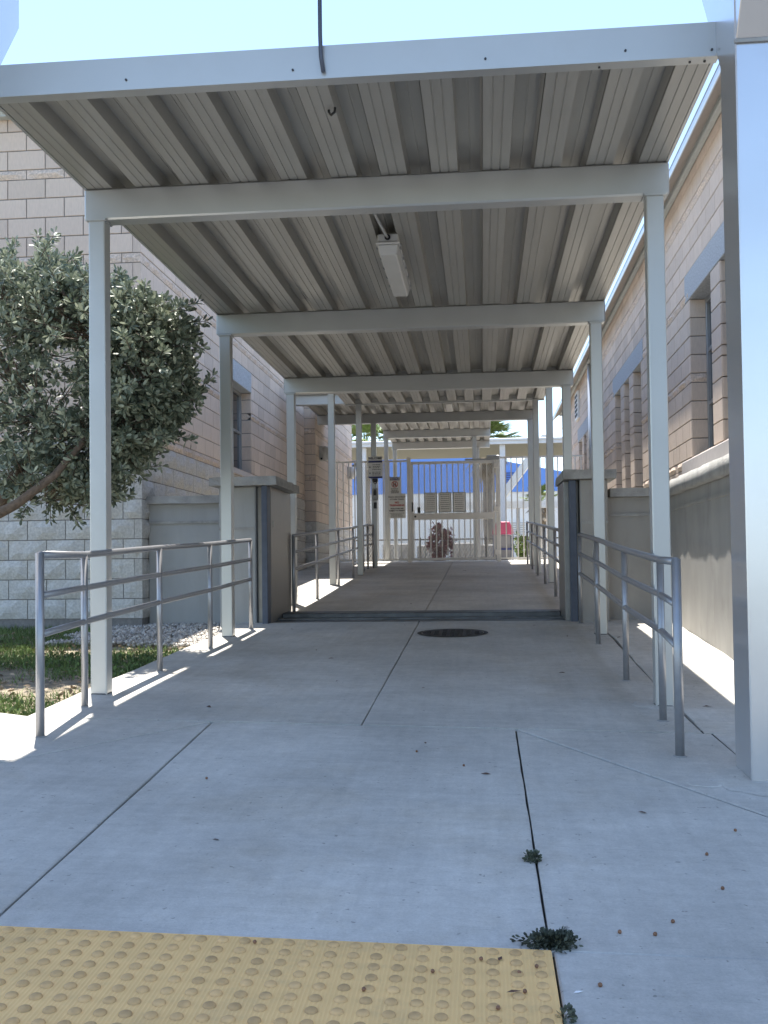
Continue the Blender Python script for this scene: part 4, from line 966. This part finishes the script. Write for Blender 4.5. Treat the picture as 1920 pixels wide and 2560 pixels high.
def palm(label, x, y, zb, zc, rad, seed, skirt=True, nl=46):
    rng = np.random.default_rng(seed); T = thing('palm_tree', (x, y, zb), label, 'palm tree')
    mb = MB(); mb.tube([(x+.03*math.sin(i), y, zb+(zc-zb)*i/10) for i in range(11)], [.24-.008*i for i in range(11)], 12); mb.build('trunk', 'palmbark', T, smooth=True)
    def fan(mb, o, d, L_, droop):
        d = Vector(d).normalized(); s = d.cross(Vector((0, 0, 1))); s = s.normalized() if s.length > .05 else Vector((1, 0, 0)); u = s.cross(d)
        hubp = o+d*L_*.5; mb.tube([o, hubp], [.014, .010], 4, cap=False)
        for k in range(15):
            a = (k-7)/7*1.25; dd = (d*math.cos(a)+s*math.sin(a)).normalized(); e = hubp+dd*L_*.55*(1-.25*abs(k-7)/7)-Vector((0, 0, droop*L_*.35))
            q = d*math.sin(a)*-1+s*math.cos(a); mid = hubp.lerp(e, .5)+Vector((0, 0, droop*L_*.09)); mb.add([hubp, mid+q*.034, e, mid-q*.034], [(0, 1, 2, 3)])
    g_ = MB(); dd_ = MB(); top = Vector((x, y, zc))
    for k in range(nl):
        a = rng.uniform(0, 2*math.pi); el = rng.uniform(.0, 1.4); fan(g_, top, (math.cos(a)*math.cos(el), math.sin(a)*math.cos(el), math.sin(el)), rad*rng.uniform(.8, 1.1), rng.uniform(.2, .7))
    if skirt:
        for k in range(30):
            a = rng.uniform(0, 2*math.pi); el = rng.uniform(-1.35, -.35); fan(dd_, top-Vector((0, 0, rng.uniform(0, .5))), (math.cos(a)*math.cos(el), math.sin(a)*math.cos(el), math.sin(el)), rad*rng.uniform(.5, .75), rng.uniform(.3, .7))
        dd_.build('dead_fronds', 'palmdead', T, recalc=False)
    g_.build('crown', 'palmleaf', T, recalc=False)
palm('fan palm with brown skirt of dead fronds behind the right half of the gate', .25, 41, .1, 4.85, 1.6, 21)
palm('fan palm showing between the left building and the canopies', -4.65, 41.5, .1, 4.95, 1.45, 22)
palm('small fan palm far behind the right fence', 2.9, 52, .1, 3.2, 1.2, 23, nl=20)

# ------------------------------------------------------------------ lawn, gravel, litter
def lawn():
    rng = np.random.default_rng(5); n = 38000
    x = rng.uniform(-7.5, -2.58, n*2); y = rng.uniform(5.72, 11.2, n*2)
    patch = np.sin(x*2.3+1.3*np.sin(y*1.7))+np.sin(y*2.9+x*1.1)+.6*np.sin(x*5.1-y*4.3)
    ok = (patch > -.95+rng.normal(size=n*2)*.5) & ~((y > 9.45+.22*np.sin(x*3)) & (x > -4.15+.1*np.sin(y*9))) & ~((y > LY-.02) & (x < LX)) & (y > 5.85-.08*np.sin(x*4)) & (x < -2.62)
    x, y = x[ok][:n], y[ok][:n]; k = len(x); z = np.array([zg(a, b_) for a, b_ in zip(x, y)])-.085
    h = rng.uniform(.03, .085, k); an = rng.uniform(0, 2*np.pi, k); w_ = rng.uniform(.0025, .005, k); lean = rng.normal(size=(k, 2))*.035
    bx, by = np.cos(an)*w_, np.sin(an)*w_
    v = np.stack([np.stack([x-bx, y-by, z], 1), np.stack([x+bx, y+by, z], 1), np.stack([x+lean[:, 0], y+lean[:, 1], z+h], 1)], 1).reshape(-1, 3)
    o = bulk('grass', v, np.arange(k*3).reshape(-1, 3), 'grass'); tag(o, 'patchy green lawn below the tree at the left', 'grass', kind='stuff')
    # broad weed leaves in the lawn
    m_ = 5200; x = rng.uniform(-7, -2.6, m_); y = rng.uniform(5.78, 9.6, m_); pt = np.sin(x*2.3+1.3*np.sin(y*1.7))+np.sin(y*2.9+x*1.1); s_ = pt > -.4; x, y = x[s_], y[s_]
    c = np.stack([x, y, np.array([zg(a, b_) for a, b_ in zip(x, y)])-.07], 1); d = np.tile(np.array([0, 0, 1.]), (len(c), 1)); v, f = leaf_cloud(c, d, 3, .035, .022, .6, rng)
    o = bulk('ground_cover', v, f, 'grass'); tag(o, 'low broad-leaved weeds mixed into the lawn', 'weeds', kind='stuff')
    m_ = 2400; x = rng.uniform(-6.5, -2.6, m_); y = rng.uniform(5.75, 10.4, m_); c = np.stack([x, y, np.array([zg(a, b_) for a, b_ in zip(x, y)])-.065], 1)
    d = rng.normal(size=(m_, 3)); d[:, 2] *= .15; d /= np.linalg.norm(d, axis=1, keepdims=True); v, f = leaf_cloud(c, d, 1, .05, .022, .05, rng)
    o = bulk('leaf_litter', v, f, 'litter'); tag(o, 'dry fallen leaves lying in the lawn', 'leaves', kind='stuff')
    # gravel strip at the foot of the building
    m_ = 5200; x = rng.uniform(-4.4, -2.6, m_); y = rng.uniform(9.4, 11.28, m_); s_ = (y > 9.5+.12*np.sin(x*3)) & (x > -4.15+.12*np.sin(y*9)); x, y = x[s_], y[s_]; s_ = ~((x < LX+.0) & (y > LY-.02)); x, y = x[s_], y[s_]; k = len(x)
    oct_ = np.array([(1, 0, 0), (-1, 0, 0), (0, 1, 0), (0, -1, 0), (0, 0, 1), (0, 0, -1)], float); of = np.array([(0, 2, 4), (2, 1, 4), (1, 3, 4), (3, 0, 4), (2, 0, 5), (1, 2, 5), (3, 1, 5), (0, 3, 5)])
    sc = rng.uniform(.012, .030, (k, 1, 1))*rng.uniform(.6, 1.3, (k, 6, 3)); c = np.stack([x, y, np.array([zg(a, b_) for a, b_ in zip(x, y)])-.075+rng.uniform(0, .03, k)], 1)
    th = rng.uniform(0, 6.28, k); ct, st = np.cos(th)[:, None], np.sin(th)[:, None]; o_ = oct_[None]*sc; ox = o_[:, :, 0]*ct-o_[:, :, 1]*st; oy = o_[:, :, 0]*st+o_[:, :, 1]*ct
    v = (np.stack([ox, oy, o_[:, :, 2]*.8], 2)+c[:, None]).reshape(-1, 3); f = ((np.arange(k)*6)[:, None, None]+of[None]).reshape(-1, 3)
    o = bulk('gravel', v, f, 'gravel'); tag(o, 'pale gravel strip at the foot of the left building', 'gravel', kind='stuff')
lawn()

# ------------------------------------------------------------------ small things on the paving
def weed(x, y, r, n, seed, label):
    rng = np.random.default_rng(seed); T = thing('joint_weed', (x, y, zg(x, y)), label, 'weed'); mb = MB()
    cs_ = []; ds = []
    for k in range(n):
        a = rng.uniform(0, 6.28); L_ = r*rng.uniform(.3, 1); e = Vector((x+math.cos(a)*L_, y+math.sin(a)*L_*.55, zg(x, y)+.006+rng.uniform(0, .005)))
        b_ = Vector((x+rng.uniform(-.2, .2)*r, y, zg(x, y)+.004)); mb.tube([b_, b_.lerp(e, .5)+Vector((0, 0, .008)), e], [.0018, .0014, .001], 4, cap=False)
        for t in np.linspace(.2, 1, 7): cs_.append(tuple(b_.lerp(e, t)+Vector((0, 0, .004)))); ds.append((math.cos(a), math.sin(a), .5))
    mb.build('stem', 'weed', T); v, f = leaf_cloud(np.array(cs_), np.array(ds)/1.2*np.array([1, 1, .3]), 9, .014, .008, .5, rng); bulk('leaves', v, f, 'weed', T)
weed(0.165, 2.840, .085, 20, 1, 'dark low weed growing at the corner of the yellow tactile strip')
weed(0.163, 3.50, .036, 4, 2, 'small dark weed in the joint between the tactile strip and the flare line')
weed(0.172, 2.42, .007, 1, 3, 'tiny green weed sprouting at the right edge of the tactile strip')
mb = MB(); n = 8
for j, (rr, zz) in enumerate(((.0, -.005), (.0045, -.003), (.0055, 0), (.0042, .004), (.0, .006))):
    for q in range(n): mb.v.append((rr*math.cos(q*.785), rr*math.sin(q*.785), zz))
mb.f = [(a*n+q, a*n+(q+1) % n, (a+1)*n+(q+1) % n, (a+1)*n+q) for a in range(4) for q in range(n)]
sme = bpy.data.meshes.new('seed'); sme.from_pydata(mb.v, [], mb.f); sme.materials.append(M['seed']); sme.polygons.foreach_set('use_smooth', [True]*len(mb.f)); sme.validate()
for x, y in ((.72, 3.30), (.52, 3.02), (.36, 2.93), (.455, 2.925), (.27, 2.60), (.69, 2.66), (.74, 3.62), (.49, 2.36), (.93, 3.05), (-.33, 5.0), (-1.2, 4.4), (-.1, 4.75), (.9, 3.9)):
    o = inst('seed', sme, (x, y, zg(x, y)+.005), rot=(random.random(), random.random(), random.random()*6), scale=(1.1, 1.1, 1.1)); tag(o, 'small round brown seed lying on the bare concrete in the foreground', 'seed', 'seeds on the concrete')
for x, y in ((-.62, 2.74), (-.02, 2.70), (.075, 2.63), (-.14, 2.615), (.085, 2.53), (.12, 2.67), (.06, 2.35), (-.3, 2.50), (.02, 2.44)):
    o = inst('seed', sme, (x, y, zg(x, y)+.013), rot=(random.random(), random.random(), random.random()*6)); tag(o, 'small round brown seed lying on the yellow tactile strip', 'seed', 'seeds on the tactile strip')
def scrap(mlist):
    mb = MB(); mb.v = [(-.5, 0, 0), (-.15, .18, .10), (.5, .04, .02), (-.1, -.2, .06), (.1, 0, .14)]; mb.f = [(0, 3, 4), (3, 2, 4), (2, 1, 4), (1, 0, 4)]
    me = bpy.data.meshes.new('fallen_leaf'); me.from_pydata(mb.v, [], mb.f); me.materials.append(M[mlist]); return me
lme = scrap('deadleaf')
for k, (x, y, s) in enumerate(((-1.62, 6.0, .07), (.0, 4.62, .05), (1.32, 6.35, .06), (1.56, 6.2, .05), (-1.2, 8.1, .05), (-1.0, 7.0, .04), (-.4, 6.8, .035), (.55, 7.5, .05), (-1.4, 8.6, .04), (-.3, 5.2, .035), (.6, 4.1, .04), (-.9, 12.9, .06), (-.35, 20.0, .09), (.1, 19, .05), (-2.9, 14.5, .07), (-2.8, 13.6, .06), (-2.95, 15.6, .07), (.75, 9.5, .05), (1.2, 9.4, .06), (1.5, 8.6, .05), (-1.9, 10.2, .05), (-.8, 10.5, .04), (.5, 10.4, .04), (-.95, 3.6, .03))):
    o = inst('fallen_leaf', lme, (x, y, zg(x, y)+.001), rot=(0, 0, random.random()*6.28), scale=(s, s, s)); zone = 'on the shaded paving between the flood channel and the gate' if y > 11 and x > -2.5 else 'on the sunlit paving left of the far handrail' if y > 11 else 'on the narrow paving beside the retaining wall' if x > 1.15 else 'on the ramp under the nearest canopy' if y > 5.6 else 'on the concrete in front of the canopy'
    tag(o, 'dry curled leaf lying '+zone, 'leaf', 'fallen leaves '+zone)
o = inst('fallen_leaf', lme, (.03, 2.765-.05, zg(0, 2.7)+.009), rot=(0, 0, 1.2), scale=(.03, .03, .03)); tag(o, 'dark red dry leaf on the tactile strip near its corner', 'leaf')
o = inst('fallen_leaf', lme, (.06, 2.52, zg(0, 2.55)+.012), rot=(0, 0, .2), scale=(.04, .03, .03)); tag(o, 'flat black leaf fragment on the tactile strip near its right edge', 'leaf')
o = inst('paper_scrap', scrap('paper'), (.215, 2.565, zg(.2, 2.56)+.001), rot=(0, 0, .4), scale=(.028, .028, .02)); tag(o, 'tiny white paper scrap beside the tactile strip', 'paper scrap')
